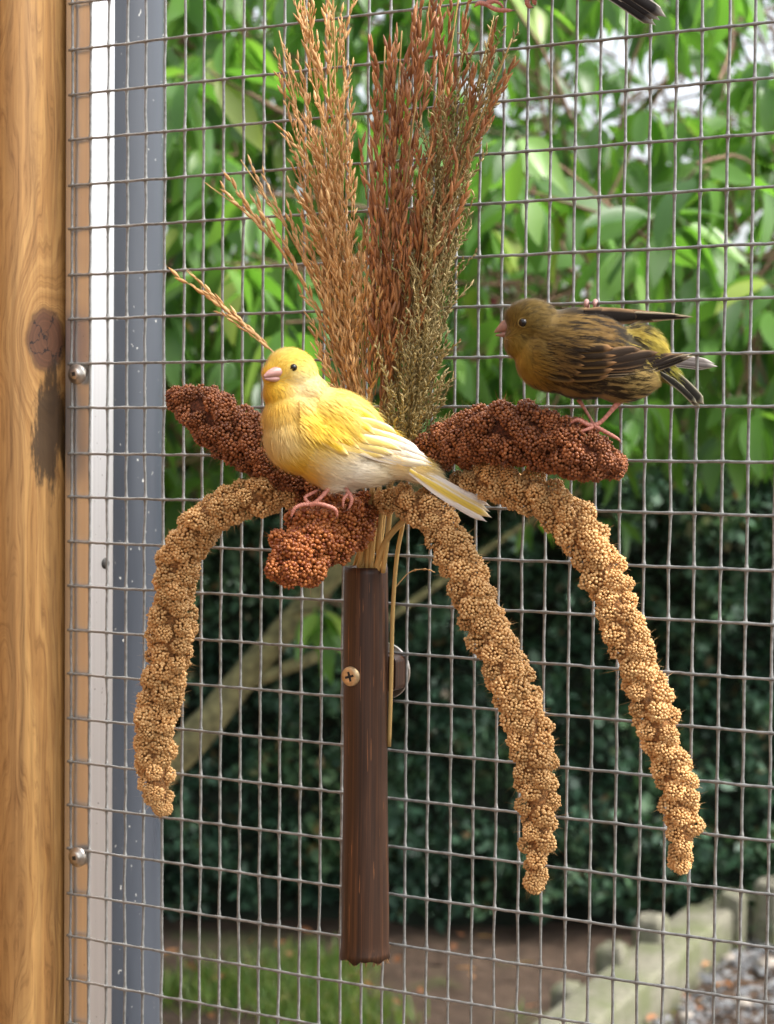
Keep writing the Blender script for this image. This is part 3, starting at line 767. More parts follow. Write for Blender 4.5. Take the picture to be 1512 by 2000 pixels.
# welded wire panel: every wire is a part
def wire_panel():
    th = Thing('wire_mesh_panel', uz(-.19, .85), 'galvanised welded wire mesh panel of tall oblong cells across the picture', 'wire mesh')
    NV, R0, R1 = 43, -4, 28
    rad = .00076
    rows = np.arange(R0, R1 + 1); zrow = -(rows - 9) * .0254
    def vwire(seed):
        q = np.random.default_rng(seed); P = []; R = []; X = q.normal(0, .00012, len(rows)); Y = q.normal(0, .0002, len(rows))
        for i in range(len(rows)):
            for dz, m_ in ((.0032, 1.0), (.0017, 1.22), (.0006, 1.55), (-.0006, 1.55), (-.0017, 1.22), (-.0032, 1.0)):
                P.append((X[i], Y[i], zrow[i] + dz)); R.append(rad * m_)
            if i < len(rows) - 1:
                P.append(((X[i] + X[i + 1]) / 2 + q.normal(0, .00013), (Y[i] + Y[i + 1]) / 2 + q.normal(0, .0002), (zrow[i] + zrow[i + 1]) / 2)); R.append(rad)
        mb = MB(); tube(mb, P, R, 8); return mb.mesh('vertical_wire', M['zinc'])
    def hwire(seed):
        q = np.random.default_rng(seed); P = []; R = []; Zj = q.normal(0, .00008, NV)
        for i in range(NV):
            for du, m_ in ((-.0030, 1.0), (-.0016, 1.15), (0, 1.25), (.0016, 1.15), (.0030, 1.0)):
                if i == 0 and du < -.0017: continue
                P.append(((i - 15) * .0127 + du, -.00115, Zj[i])); R.append(rad * .95 * m_)
            if i < NV - 1: P.append(((i - 14.5) * .0127, -.00115 + q.normal(0, .0001), (Zj[i] + Zj[i + 1]) / 2 + q.normal(0, .00009))); R.append(rad * .95)
        mb = MB(); tube(mb, P, R, 8); return mb.mesh('horizontal_wire', M['zinc'])
    vm = [vwire(i) for i in range(6)]; hm = [hwire(20 + i) for i in range(6)]
    q = random.Random(3)
    for i in range(NV):
        o = link('vertical_wire', vm[i % 6], th.o); p = ORG + TT * ((i - 15) * .0127 + q.gauss(0, .00018)) - th.loc
        o.matrix_local = mat4(TT, -NN, ZZ, p)
    for k, r in enumerate(rows):
        o = link('horizontal_wire', hm[k % 6], th.o); p = ORG + ZZ * (-(r - 9) * .0254 + q.gauss(0, .0002)) - th.loc
        o.matrix_local = mat4(TT, -NN, ZZ, p)
wire_panel()

# ------------------------------------------------------------------ bamboo holder
TOFF = .019
def holder():
    top, bot = onmesh(715, 1107, TOFF), onmesh(713, 1868, TOFF)
    d = (top - CAM) @ FW; r0 = 42.5 / F * d; r1 = 46 / F * ((bot - CAM) @ FW)
    th = Thing('bamboo_holder', bot, 'dark brown bamboo tube screwed upright to the wire mesh', 'holder')
    k = 40; m_ = 60; V = []; f = []
    for i in range(m_ + 1):
        t = i / m_; c = top + (bot - top) * t
        rr = r0 + (r1 - r0) * t + .0003 * math.sin(t * 9) + (.0009 * max(0, (t - .95) / .05) ** 2)
        for j in range(k):
            a = j * 2 * math.pi / k; g = rr * (1 + .006 * noise.noise(Vector((math.cos(a) * 2, math.sin(a) * 2, t * 6))))
            z = 0 if i < m_ else .0016 * noise.noise(Vector((math.cos(a) * 7, math.sin(a) * 7, 2))) + .0006 * rnd.gauss(0, 1)
            V.append(c + np.array([g * math.cos(a), g * math.sin(a), z]))
    ins = []
    for i in (m_, 0):
        c = bot if i else top
        for j in range(k):
            a = j * 2 * math.pi / k; V.append(c + np.array([r0 * .78 * math.cos(a), r0 * .78 * math.sin(a), 0]))
    for i in range(m_ + 1 + 1):
        for j in range(k): f.append((i * k + j, i * k + (j + 1) % k, (i + 1) * k + (j + 1) % k, (i + 1) * k + j))
    for j in range(k): f.append(((m_ + 2) * k + j, (m_ + 2) * k + (j + 1) % k, (j + 1) % k, j))
    mb = MB(); mb.add(V, f); th.part('tube', mb, M['bamboo'])
    # frayed fibres on the cut lower end
    mb = MB()
    for j in range(70):
        a = rnd.uniform(0, 6.28); p = bot + np.array([r1 * 1.02 * math.cos(a), r1 * 1.02 * math.sin(a), .001]); L = rnd.uniform(.0012, .0035)
        tube(mb, [p, p + (rnd.gauss(0, .0002), rnd.gauss(0, .0002), -L * .6), p + (rnd.gauss(0, .0005), rnd.gauss(0, .0005), -L)], [.0004, .0003, .0001], 4)
    th.part('frayed_fibre', mb, M['bamboo_in']).__setitem__('kind', 'stuff')
    # screw on the tube, where the ray meets it
    rr = ray(686, 1321); cx = (top + bot) / 2; o2 = CAM[:2] - cx[:2]; dd = rr[:2]; R = (r0 + r1) / 2
    A_, B_, C_ = dd @ dd, 2 * o2 @ dd, o2 @ o2 - R * R; t = (-B_ - math.sqrt(B_ * B_ - 4 * A_ * C_)) / (2 * A_); hit = CAM + rr * t
    ax = np.array([*(hit[:2] - cx[:2]), 0]); ax /= np.linalg.norm(ax); ax = ax * .8 + np.array([-.1, -.55, 0]); ax /= np.linalg.norm(ax)
    px, py, _d = topx(hit + ax * .0006)
    c = hit + ax * .0006; A, B, D = basis(ax); r = .0050; mb = MB(); k2 = 28; V = []; f = []
    rings = [(r, -.003), (r, .0004), (r * .92, .0010), (r * .55, .0013), (r * .3, .0012), (.00005, .0010)]
    for q, h in rings:
        for i in range(k2): a = i * 2 * math.pi / k2; V.append(c + A * q * math.cos(a) + B * q * math.sin(a) + D * h)
    for i in range(len(rings) - 1):
        for j in range(k2): f.append((i * k2 + j, i * k2 + (j + 1) % k2, (i + 1) * k2 + (j + 1) % k2, (i + 1) * k2 + j))
    mb.add(V, f); s = th.part('screw', mb, M['brass'])
    mb = MB()
    for rot in (.3, .3 + math.pi / 2):
        a, b = A * math.cos(rot) + B * math.sin(rot), -A * math.sin(rot) + B * math.cos(rot)
        prism(mb, [(-r * .5, -r * .12), (r * .5, -r * .12), (r * .5, r * .12), (-r * .5, r * .12)], a, b, D, c, .0006, .0014)
    th.part('cross_recess', mb, M['dark'], False, parent=s)  # dark cross on the head, shade of the slots put into its colour
    # washer clamp behind the tube on the mesh and dark block in front of it
    c = onmesh(750, 1310, -.0035); mb = MB(); rw = .0150
    prism(mb, [(rw * math.cos(i * .1309), rw * math.sin(i * .1309)) for i in range(48)], TT, ZZ, NN, c, -.0010, .0010); th.part('washer', mb, M['steel'], False)
    c = onmesh(750, 1312, .0060); mb = MB()
    prism(mb, rrect(-.012, .0098, -.0090, .0090, .003, 4), TT, ZZ, NN, c, -.0075, .006); th.part('backing_block', mb, M['bamboo'], False)
holder()

# ------------------------------------------------------------------ seed heads
def cluster_meshes(name, mat, n, R, gr, count, seed, squash=.85, hair=14, elong=1.0):
    out = []
    for s in range(n):
        q = np.random.default_rng(seed + s); mb = MB(); g = 2.399963
        for i in range(count):
            z = 1 - 1.35 * (i + .5) / count; rr = math.sqrt(max(0, 1 - z * z)); a = i * g + q.normal(0, .1)
            d = np.array([rr * math.cos(a), rr * math.sin(a), z * squash]); p = d * R * (1 + q.normal(0, .07))
            e = basis(d / np.linalg.norm(d) + q.normal(0, .25, 3)); r = gr * q.uniform(.82, 1.15)
            ellip(mb, p, e, (r, r, r * 1.15 * elong))
        for i in range(hair):
            d = q.normal(0, 1, 3); d[2] = abs(d[2]); d /= np.linalg.norm(d); A, B, D = basis(d); p = d * R; L = q.uniform(.0018, .0040)
            w_ = .00011; e = p + (d + q.normal(0, .5, 3)) * L
            mb.add([p - A * w_, p + A * w_, e], [(0, 1, 2)])
        out.append(mb.mesh(name, mat))
    return out
MILLET = cluster_meshes('seed_cluster', M['millet'], 8, .0045, .00078, 88, 100, 1.18)
MILLETB = cluster_meshes('seed_cluster', M['millet'], 8, .0045, .00086, 76, 140, 1.0)
REDC = cluster_meshes('seed_cluster', M['redgrain'], 7, .0037, .00082, 52, 200, 1.08)
RUSTC = cluster_meshes('seed_cluster', M['rustgrain'], 7, .0034, .00095, 30, 300, 1.0, 10, 1.1)

def seed_head(name, path, label, cat, group, meshes, coremat, crad, n, seed, jit=.0007, core=.57, thin=1.0):
    """path rows: px, py, radius px, offset from the panel"""
    q = random.Random(seed); rows = []
    for px, py, r, off in path:
        p = onmesh(px, py, off); rows.append([*p, r * thin / F * ((p - CAM) @ FW)])
    S = smoothpath(rows, 80); P, R = S[:, :3], np.maximum(S[:, 3], .002)
    th = Thing(name, P[0], label, cat, group)
    T, A, B = frames(P)
    mb = MB(); tube(mb, P, R * core, 10); th.part('stalk', mb, coremat)
    seg = np.linalg.norm(np.diff(P, axis=0), axis=1); wgt = np.concatenate([[0], np.cumsum(seg * (R[1:] + R[:-1]))]); wgt /= wgt[-1]
    for i in range(n):
        t = np.interp((i + .5) / n, wgt, np.arange(len(P))); k = min(int(t), len(P) - 2); u = t - k
        a = i * 2.399963 + q.gauss(0, .25); d = A[k] * math.cos(a) + B[k] * math.sin(a)
        rr = R[k] * (1 - u) + R[k + 1] * u
        s = crad(rr) * q.uniform(.85, 1.15)
        bodyr = .0049 if meshes in (MILLET, MILLETB) else .0040
        dist = max(0, rr - bodyr * s * .95) * (1 + q.gauss(0, .06))
        p = P[k] * (1 - u) + P[k + 1] * u + d * dist + nrg.normal(0, jit, 3)
        dn = d + T[k] * (.30 if t < 74 else 1.6); AA, BB, DD = basis(dn); ro = q.uniform(0, 6.28)
        X = AA * math.cos(ro) + BB * math.sin(ro)
        o = link('seed_cluster', meshes[q.randrange(len(meshes))], th.o); o.matrix_local = mat4(X, np.cross(DD, X), DD, p - th.loc, s)
    for dx in ((0, 0), (.5, .0), (-.5, .3), (.1, -.5)):
        AA, BB, DD = basis(T[-1] + A[-1] * dx[0] + B[-1] * dx[1])
        o = link('seed_cluster', meshes[q.randrange(len(meshes))], th.o); o.matrix_local = mat4(AA, BB, DD, P[-1] + (A[-1] * dx[0] + B[-1] * dx[1]) * R[-1] - th.loc, crad(R[-1]) * .95)
    return th
O = .034
mil = lambda r: .62 + .44 * min(1, r / .012)
seed_head('millet_spray', [(600, 985, 20, .03), (545, 965, 36, .036), (480, 975, 42, .042), (420, 1003, 45, .045), (372, 1052, 47, .045), (345, 1115, 47, .043), (338, 1190, 49, .04), (332, 1255, 49, .038), (322, 1325, 45, .036), (306, 1400, 46, .034), (300, 1465, 43, .034), (306, 1530, 35, .033), (318, 1580, 16, .032)],
          'tan millet spray arching left and hanging in front of the grey pipe', 'millet', 'tan millet sprays', MILLETB, M['core'], mil, 124, 1, thin=.95)
seed_head('millet_spray', [(735, 985, 22, .03), (790, 978, 36, .038), (848, 1010, 42, .044), (885, 1070, 45, .046), (915, 1140, 46, .046), (942, 1205, 48, .045), (976, 1275, 49, .044), (1005, 1345, 48, .043), (1030, 1425, 48, .042), (1046, 1500, 47, .041), (1053, 1580, 41, .04), (1050, 1660, 34, .04), (1045, 1725, 22, .04)],
          'tan millet spray hanging in the middle, just right of the bamboo tube', 'millet', 'tan millet sprays', MILLET, M['core'], mil, 102, 2, jit=.0004, thin=.93)
seed_head('millet_spray', [(880, 945, 22, .028), (955, 938, 40, .034), (1020, 955, 47, .038), (1080, 987, 48, .04), (1130, 1032, 48, .04), (1166, 1092, 48, .04), (1192, 1155, 47, .04), (1217, 1225, 46, .04), (1247, 1305, 45, .04), (1277, 1385, 45, .04), (1302, 1465, 44, .039), (1321, 1540, 43, .038), (1335, 1620, 36, .037), (1330, 1685, 24, .036)],
          'tan millet spray hanging farthest right, below the red seed head', 'millet', 'tan millet sprays', MILLET, M['core'], mil, 106, 3, jit=.0004, thin=.93)
red = lambda r: .66 + .44 * min(1, r / .012)
seed_head('red_seed_head', [(640, 960, 34, .03), (585, 925, 52, .032), (520, 885, 57, .033), (455, 842, 58, .033), (395, 802, 50, .032), (345, 775, 26, .031)],
          'dark red seed head sticking out to the left behind the yellow canary', 'seed head', 'red seed heads', REDC, M['redcore'], red, 128, 4, jit=.0004)
seed_head('red_seed_head', [(815, 890, 30, .03), (870, 872, 46, .034), (940, 852, 58, .040), (1010, 846, 63, .045), (1075, 862, 62, .048), (1135, 884, 55, .050), (1180, 903, 42, .050), (1207, 912, 22, .050)],
          'dark red seed head on the right under the green canary', 'seed head', 'red seed heads', REDC, M['redcore'], red, 122, 5, jit=.0004)
seed_head('red_seed_head', [(715, 985, 30, .028), (675, 1018, 54, .040), (640, 1040, 60, .056), (605, 1068, 58, .074), (578, 1098, 52, .088), (556, 1122, 34, .096)],
          'rust red seed head pointing forward under the yellow canary', 'seed head', 'red seed heads', RUSTC, M['redcore'], lambda r: .75 + .35 * min(1, r / .014), 165, 6, jit=.0018)

# ------------------------------------------------------------------ dried grasses
def spindle(mb, p, d, L, r, seg=5):
    A, B, D = basis(d); pr = [(0, .15), (.25, .85), (.5, 1), (.78, .6), (1, .04)]; V = []; f = []
    for t, w_ in pr:
        for j in range(seg): a = j * 2 * math.pi / seg; V.append(p + D * L * t + (A * math.cos(a) + B * math.sin(a)) * r * w_)
    for i in range(len(pr) - 1):
        for j in range(seg): f.append((i * seg + j, i * seg + (j + 1) % seg, (i + 1) * seg + (j + 1) % seg, (i + 1) * seg + j))
    mb.add(V, f)
def strand_meshes(mat, n, L, nsp, sl, sr, seed, curl=.12, awn=.3, spread=.35, base=.15):
    out = []
    for s in range(n):
        q = np.random.default_rng(seed + s); mb = MB(); k = 9
        c1, c2 = q.normal(0, curl), q.normal(0, curl)
        P = np.array([(c1 * (t * t) * L, c2 * t * t * L, t * L) for t in np.linspace(0, 1, k)]); tube(mb, P, np.linspace(.00034, .00018, k), 4)
        for i in range(nsp):
            t = base + (1 - base) * (i + .4) / nsp; p = np.array([np.interp(t, np.linspace(0, 1, k), P[:, j]) for j in range(3)])
            tg = np.array([2 * c1 * t, 2 * c2 * t, 1]); a = i * 2.6 + q.normal(0, .5)
            d = tg + np.array([math.cos(a), math.sin(a), 0]) * spread * q.uniform(.5, 1.5)
            l = sl * q.uniform(.55, 1.25); spindle(mb, p, d, l, sr * q.uniform(.65, 1.2))
            if q.random() < .5:
                h = np.array([math.cos(a + 1), math.sin(a + 1), q.uniform(.6, 2.2)]); h /= np.linalg.norm(h); hl = sl * q.uniform(.5, 1.3); A, B, D = basis(h); m1 = p + h * hl * .6; m2 = p + h * hl + q.normal(0, .0008, 3)
                mb.add([p - A * .00007, p + A * .00007, m1 + A * .00006, m1 - A * .00006, m2], [(0, 1, 2, 3), (3, 2, 4)])
            if q.random() < awn:
                d /= np.linalg.norm(d); A, B, D = basis(d + q.normal(0, .12, 3)); e = p + d * l * .9
                mb.add([e - A * .00009, e + A * .00009, e + D * l * q.uniform(.4, 1.1)], [(0, 1, 2)])
        out.append(mb.mesh('seed_strand', mat))
    return out
S_PALE = strand_meshes(M['pale'], 8, .034, 10, .0062, .00072, 400)
S_PALEL = strand_meshes(M['pale'], 4, .036, 6, .0072, .00080, 420, .06, .4, .18)
S_RED = strand_meshes(M['red'], 8, .026, 7, .0084, .00088, 500, .10, .15, .28)
S_GREEN = strand_meshes(M['green'], 8, .036, 18, .0036, .00050, 600, .22, .25, .7, .2)
SLEN = {id(S_PALE): .034, id(S_PALEL): .036, id(S_RED): .026, id(S_GREEN): .036}
GR = 'dried grass plumes in the bamboo tube'
def plume(name, path, meshes, mat, label, n, spr, off, seed, t0=.45, rad=.0011, cat='dried grass', scale=(.8, 1.2), grow=0.0):
    q = random.Random(seed)
    rows = [onmesh(px, py, of) for px, py, of in path]
    P = smoothpath(rows, 50); T, A, B = frames(P)
    th = Thing(name, P[0], label, cat, GR)
    mb = MB(); tube(mb, P, np.linspace(rad, rad * .35, 50), 6); th.part('stem', mb, M['straw'])
    ARC = np.concatenate([[0], np.cumsum(np.linalg.norm(np.diff(P, axis=0), axis=1))]); ARC /= ARC[-1]
    t1 = 1 - .95 * SLEN[id(meshes)] / np.linalg.norm(np.diff(P, axis=0), axis=1).sum()
    for i in range(n):
        t = np.interp(t0 + (t1 - t0) * (i + q.random()) / n, ARC, np.arange(50)) * .999; k = int(t); u = t - k
        a = i * 2.399963 + q.gauss(0, .4); side = A[k] * math.cos(a) + B[k] * math.sin(a)
        sp = spr * q.uniform(.3, 1.3) * (1 - .5 * t / 49)
        d = T[k] + side * sp; d /= np.linalg.norm(d)
        AA, BB, DD = basis(d); ro = q.uniform(0, 6.28); X = AA * math.cos(ro) + BB * math.sin(ro)
        p = P[k] * (1 - u) + P[k + 1] * u + side * off * q.uniform(0, 1) * min(1, .4 + t / 49)
        o = link('seed_strand', meshes[q.randrange(len(meshes))], th.o); o.matrix_local = mat4(X, np.cross(DD, X), DD, p - th.loc, q.uniform(*scale))
    return th
TB = (718, 1100)
def tb(i): return (TB[0] + ((i * 37) % 56) - 28, 1115, TOFF + (((i * 53) % 9) - 4) * .0015)
k = 0
# pale orange plumes, left side
for mid, mid2, top, n, o_, lb in (
    ((690, 760), (625, 420), (545, 60), 26, .010, 'pale orange grass plume leaning left, outermost of the tall pale ones'),
    ((695, 740), (645, 360), (585, -60), 30, .012, 'pale orange grass plume standing left of the middle, reaching above the picture'),
    ((700, 720), (662, 330), (650, -40), 30, .011, 'pale orange grass plume standing upright next to the red plumes'),
    ((696, 780), (668, 520), (672, 160), 24, .010, 'pale orange grass plume closest to the red plumes'),
    ((690, 800), (650, 600), (610, 300), 26, .010, 'short pale orange grass plume low on the left side'),
    ((716, 850), (708, 690), (705, 470), 26, .010, 'shortest pale orange grass plume just above the canary'),
    ((700, 830), (665, 640), (640, 420), 24, .010, 'short pale orange grass plume low in the middle')):
    plume('grass_plume', [(*tb(k)[:2], tb(k)[2]), (730, 960, .022), (*mid, .026), (*mid2, .028), (*top, .03)], S_PALE, M['pale'], lb, n + 2, .34, .007, 30 + k, .36); k += 1
plume('grass_plume', [(*tb(k)[:2], tb(k)[2]), (725, 960, .024), (670, 760, .03), (600, 570, .034), (505, 440, .036), (400, 356, .037)], S_PALEL, M['pale'], 'thin pale grass plume arching far out to the left', 8, .07, .001, 61, .60, .0008); k += 1
plume('grass_plume', [(*tb(k)[:2], tb(k)[2]), (725, 950, .024), (680, 750, .028), (610, 545, .032), (550, 430, .034), (470, 312, .036)], S_PALEL, M['pale'], 'thin pale grass plume arching left with a straight pointed tip', 8, .07, .001, 62, .60, .0008); k += 1
plume('grass_plume', [(*tb(k)[:2], tb(k)[2]), (715, 970, .03), (660, 850, .04), (560, 715, .05), (450, 610, .052), (365, 528, .053)], S_PALEL, M['pale'], 'thin pale grass plume lowest on the left, rising from behind the canary head', 8, .07, .001, 63, .62, .0008); k += 1
# red brown plumes, centre
for mid, mid2, top, n, lb in (
    ((745, 760), (742, 430), (752, 90), 30, 'red brown grass plume standing upright beside the pale plumes'),
    ((752, 740), (765, 420), (785, 60), 36, 'red brown grass plume in the middle of the bunch'),
    ((760, 760), (790, 380), (845, -40), 34, 'red brown grass plume reaching above the picture right of the middle'),
    ((770, 780), (830, 420), (900, -30), 28, 'red brown grass plume leaning right, reaching the upper wire'),
    ((780, 800), (870, 420), (1000, 75), 22, 'red brown grass plume leaning farthest right with a pointed tip'),
    ((745, 820), (755, 600), (765, 330), 34, 'short red brown grass plume low in the middle of the bunch'),
    ((752, 830), (790, 640), (850, 380), 24, 'short red brown grass plume low on the right')):
    plume('grass_plume', [(*tb(k)[:2], tb(k)[2]), (740, 960, .022), (*mid, .024), (*mid2, .028), (*top, .030)], S_RED, M['red'], lb, n + 2, .28, .007, 70 + k, .38); k += 1
# fine grey green plumes, right
for mid, mid2, top, n, lb in (
    ((790, 790), (835, 480), (885, 160), 34, 'fine grey green grass plume behind the red plumes'),
    ((803, 780), (855, 460), (925, 130), 34, 'fine grey green grass plume in the middle of the green ones'),
    ((812, 800), (872, 440), (965, 30), 34, 'fine grey green grass plume reaching highest on the right'),
    ((795, 850), (828, 640), (860, 420), 36, 'short fine grey green grass plume low on the right'),
    ((805, 850), (830, 680), (845, 520), 34, 'short fine grey green grass plume at the right edge of the bunch')):
    plume('grass_plume', [(*tb(k)[:2], tb(k)[2]), (760, 960, .018), (*mid, .028), (*mid2, .026), (*top, .028)], S_GREEN, M['green'], lb, n + 26, .34, .007, 90 + k, .22, .0007); k += 1
# bare straws at the mouth of the tube
for i, (a, b, c_) in enumerate((((716, 1118), (724, 1040), (742, 950)), ((732, 1118), (755, 1055), (795, 1010)), ((738, 1118), (742, 1040), (748, 960)), ((748, 1118), (757, 1050), (765, 965)), ((700, 1118), (712, 1040), (728, 950)), ((724, 1118), (728, 1050), (735, 960)))):
    mb = MB(); P = smoothpath([onmesh(*a, TOFF + .004), onmesh(*b, TOFF + .009), onmesh(*c_, TOFF + .012)], 16); tube(mb, P, .0013 if i != 1 else .0016, 7)
    lbs = ['straw stalk at the left of the tube mouth bending slightly right', 'thick straw stalk slanting right out of the bamboo tube', 'pale straw stalk standing in the middle of the tube mouth', 'straw stalk at the right rim of the bamboo tube', 'straw stalk leaning at the left rim of the bamboo tube', 'straw stalk behind the slanting one in the tube mouth']
    tag(mb.build('straw_stalk', M['straw'], origin=P[0]), lbs[i], 'straw', 'straws in the tube mouth')
mb = MB(); P = smoothpath([onmesh(788, 1020, .024), onmesh(775, 1090, .022), onmesh(767, 1200, .018), onmesh(764, 1330, .016), onmesh(760, 1458, .015)], 24); tube(mb, P, .0011, 7)
tag(mb.build('straw_stalk', M['straw'], origin=P[0]), 'long loose straw hanging down outside the bamboo tube on its right', 'straw')
mb = MB(); P = smoothpath([onmesh(770, 1150, .012), onmesh(800, 1118, .01), onmesh(830, 1112, .01), onmesh(850, 1118, .01)], 16); tube(mb, P, .00025, 4)
for t in (6, 9, 11): spindle(mb, P[t], P[t + 1] - P[t], .003, .0006)
tag(mb.build('grass_wisp', M['pale'], origin=P[0]), 'thin loose grass wisp right of the tube mouth', 'grass wisp')

# ------------------------------------------------------------------ birds
def lerp(a, b, t): return np.asarray(a) * (1 - t) + np.asarray(b) * t
class Bird:
    def __init__(s, name, D, feet, label, tilt=0.0, px0=0):
        s.D = D; s.tilt = tilt; s.px0 = px0
        s.th = Thing(name, feet, label, 'bird', 'canaries'); s.sc = D / F
    def depth(s, px): return s.D + s.tilt * (px - s.px0) / F * s.D
    def P(s, px, py, off=0.0):                   # off in px towards the viewer
        d = s.depth(px) - off * s.sc; return at(px, py, d)
    def body(s, ells, voxel=.0011, it=10):
        mb = MB()
        for (px, py, a, b, c, phi, off) in ells:
            ph = math.radians(phi); X = RT * math.cos(ph) - UP * math.sin(ph); Y = RT * math.sin(ph) + UP * math.cos(ph)
            X = X + FW * s.tilt * math.cos(ph)
            ellip(mb, s.P(px, py, off), (X, Y, FW), np.array([a, b, c]) * s.sc, None, True)
        o = mb.build('tmp', M['feather'])
        r = o.modifiers.new('r', 'REMESH'); r.mode = 'VOXEL'; r.voxel_size = voxel
        sm = o.modifiers.new('s', 'SMOOTH'); sm.factor = .5; sm.iterations = it
        dg = bpy.context.evaluated_depsgraph_get(); e = o.evaluated_get(dg); me = bpy.data.meshes.new_from_object(e)
        V = np.array([v.co[:] for v in me.vertices]); Fc = [tuple(p.vertices) for p in me.polygons]
        bpy.data.objects.remove(o); bpy.data.meshes.remove(me)
        s.V, s.Fc = V, Fc; s.bvh = BVHTree.FromPolygons([Vector(v) for v in V], Fc)
    def paint(s, colf):
        mb = MB(); C = np.array([colf(*topx(v)[:2], v) for v in s.V]); mb.add(s.V, s.Fc, C * .85)
        s.bodyobj = s.th.part('body', mb, M['feather'])
    def hit(s, px, py):
        r = ray(px, py); h = s.bvh.ray_cast(Vector(CAM), Vector(r).normalized(), 3)
        if h[0] is None: return None
        return float((np.array(h[0]) - CAM) @ FW)
    def barbs(s, colf, flow, n, L=(.003, .006), w_=.00017, lift=.22, skip=None, name='plumage'):
        tri = np.array([(f[0], f[1], f[2]) for f in s.Fc] + [(f[0], f[2], f[3]) for f in s.Fc if len(f) > 3])
        a, b, c = s.V[tri[:, 0]], s.V[tri[:, 1]], s.V[tri[:, 2]]; nr = np.cross(b - a, c - a); ar = np.linalg.norm(nr, axis=1); nr = nr / (ar[:, None] + 1e-15)
        face = -(nr @ FW); wgt = ar * np.where(face > -.25, 1, .35); idx = nrg.choice(len(tri), n, p=wgt / wgt.sum())
        u = nrg.random((n, 2)); fl = u.sum(1) > 1; u[fl] = 1 - u[fl]
        P = a[idx] + (b[idx] - a[idx]) * u[:, :1] + (c[idx] - a[idx]) * u[:, 1:]; NR = nr[idx]
        V = []; f = []; C = []
        for p, nn in zip(P, NR):
            x, y, d = topx(p)
            if skip and skip(x, y, nn): continue
            dx, dy = flow(x, y); v = RT * dx - UP * dy + nrg.normal(0, .08, 3); v = v - nn * (v @ nn); l_ = np.linalg.norm(v)
            if l_ < 1e-6: continue
            v /= l_; ll = nrg.uniform(*L) * min(1, .45 + math.hypot(x - s.head[0], y - s.head[1]) / 150)
            sd = np.cross(v, nn) * w_ * nrg.uniform(.6, 1.3)
            lf = lift * max(.1, nrg.normal(1, .5)); e1 = p + v * ll * .55 + nn * ll * lf * .45; e2 = p + v * ll + nn * ll * lf * .55 + nrg.normal(0, .00015, 3)
            q = len(V); V += [p - sd - nn * .0002, p + sd - nn * .0002, e1 + sd * .8, e1 - sd * .8, e2]; f += [(q, q + 1, q + 2, q + 3), (q + 3, q + 2, q + 4)]
            cc = np.clip(np.asarray(colf(x, y, p)) * nrg.uniform(.90, 1.10), 0, .95); C += [cc * .9, cc * .9, cc, cc, np.clip(cc * 1.06, 0, .95)]
        mb = MB(); mb.add(V, f, np.array(C)); o = s.th.part(name, mb, M['feather'], False, parent=s.bodyobj); o['kind'] = 'stuff'
    def feather(s, base, tip, wpx, off, colc, cole, name='feather', bend=0.0, dtip=None, edge=.72, tipc=None, parent=None, camber=.25, blunt=.55, offtip=None):
        n, m_ = 14, 8
        b, t_ = np.array(base, float), np.array(tip, float); ax = t_ - b; L = np.linalg.norm(ax); ax /= L; pp = np.array([-ax[1], ax[0]])
        ds = []
        db = s.hit(*b); dt = s.depth(t_[0]) - (dtip or 0) * s.sc
        if db is None: db = s.depth(b[0])
        for i in range(n + 1):
            t = i / n; c = b + ax * L * t + pp * bend * math.sin(math.pi * t); lin = db * (1 - t) + dt * t; h = s.hit(*c)
            ds.append(min(lin, h) if h is not None else lin)
        ds = np.array(ds)
        for _ in range(6): ds[1:-1] = (ds[:-2] + 2 * ds[1:-1] + ds[2:]) / 4
        oo = np.linspace(off, off if offtip is None else offtip, n + 1)
        V = []; C = []; f = []
        for i in range(n + 1):
            t = i / n; wd = wpx * (min(1, .45 + 1.6 * t)) * (1 - max(0, (t - blunt) / (1 - blunt)) ** 2.2) ** .5 if t < 1 else .02 * wpx
            for j in range(m_ + 1):
                v = j / m_ * 2 - 1; q = b + ax * L * (t - .04 * v * v * (t > .6)) + pp * (bend * math.sin(math.pi * t) + v * wd / 2)
                dd = ds[i] - (oo[i] - camber * wpx * .5 * v * v) * s.sc; V.append(at(q[0], q[1], dd))
                e = max(0, (abs(v) - edge) / (1 - edge)); e = max(e, max(0, (t - .9) / .1) if tipc is None else 0)
                cc = lerp(colc, cole, min(1, e * 1.3)) * (1 + .10 * math.sin(t * 40 + v * 9) * .5) * (.86 if abs(v) < .07 else 1)
                if tipc is not None: cc = lerp(cc, tipc, min(1, max(0, (t - .78) / .16)))
                C.append(np.clip(cc, 0, .95))
        for i in range(n):
            for j in range(m_): f.append((i * (m_ + 1) + j, i * (m_ + 1) + j + 1, (i + 1) * (m_ + 1) + j + 1, (i + 1) * (m_ + 1) + j))
        mb = MB(); mb.add(V, f, np.array(C)); return s.th.part(name, mb, M['vane'], True, parent=parent)
    def leg(s, pts, name='leg', parent=None, mat='skin'):
        rows = [[*s.P(px, py, off), r * s.sc] for px, py, off, r in pts]
        S = smoothpath(rows, 8 * len(pts)); mb = MB(); rr = .84 * np.abs(S[:, 3]) * (1 + .07 * np.sin(np.arange(len(S)) * 1.9)); 
        n_ = len(S); C = np.array([(.50, .20, .145)] * n_) * (1 + .16 * np.sin(np.arange(n_) * 1.9 + 1.5))[:, None]
        if name == 'toe':
            for i in range(int(n_ * .80), n_): C[i] = lerp(C[i], (.16, .10, .085), min(1, (i - n_ * .80) / 2.5)); rr[i] *= .72
        tube(mb, S[:, :3], rr, 9, True, C); return s.th.part(name, mb, M[mat], True, parent)
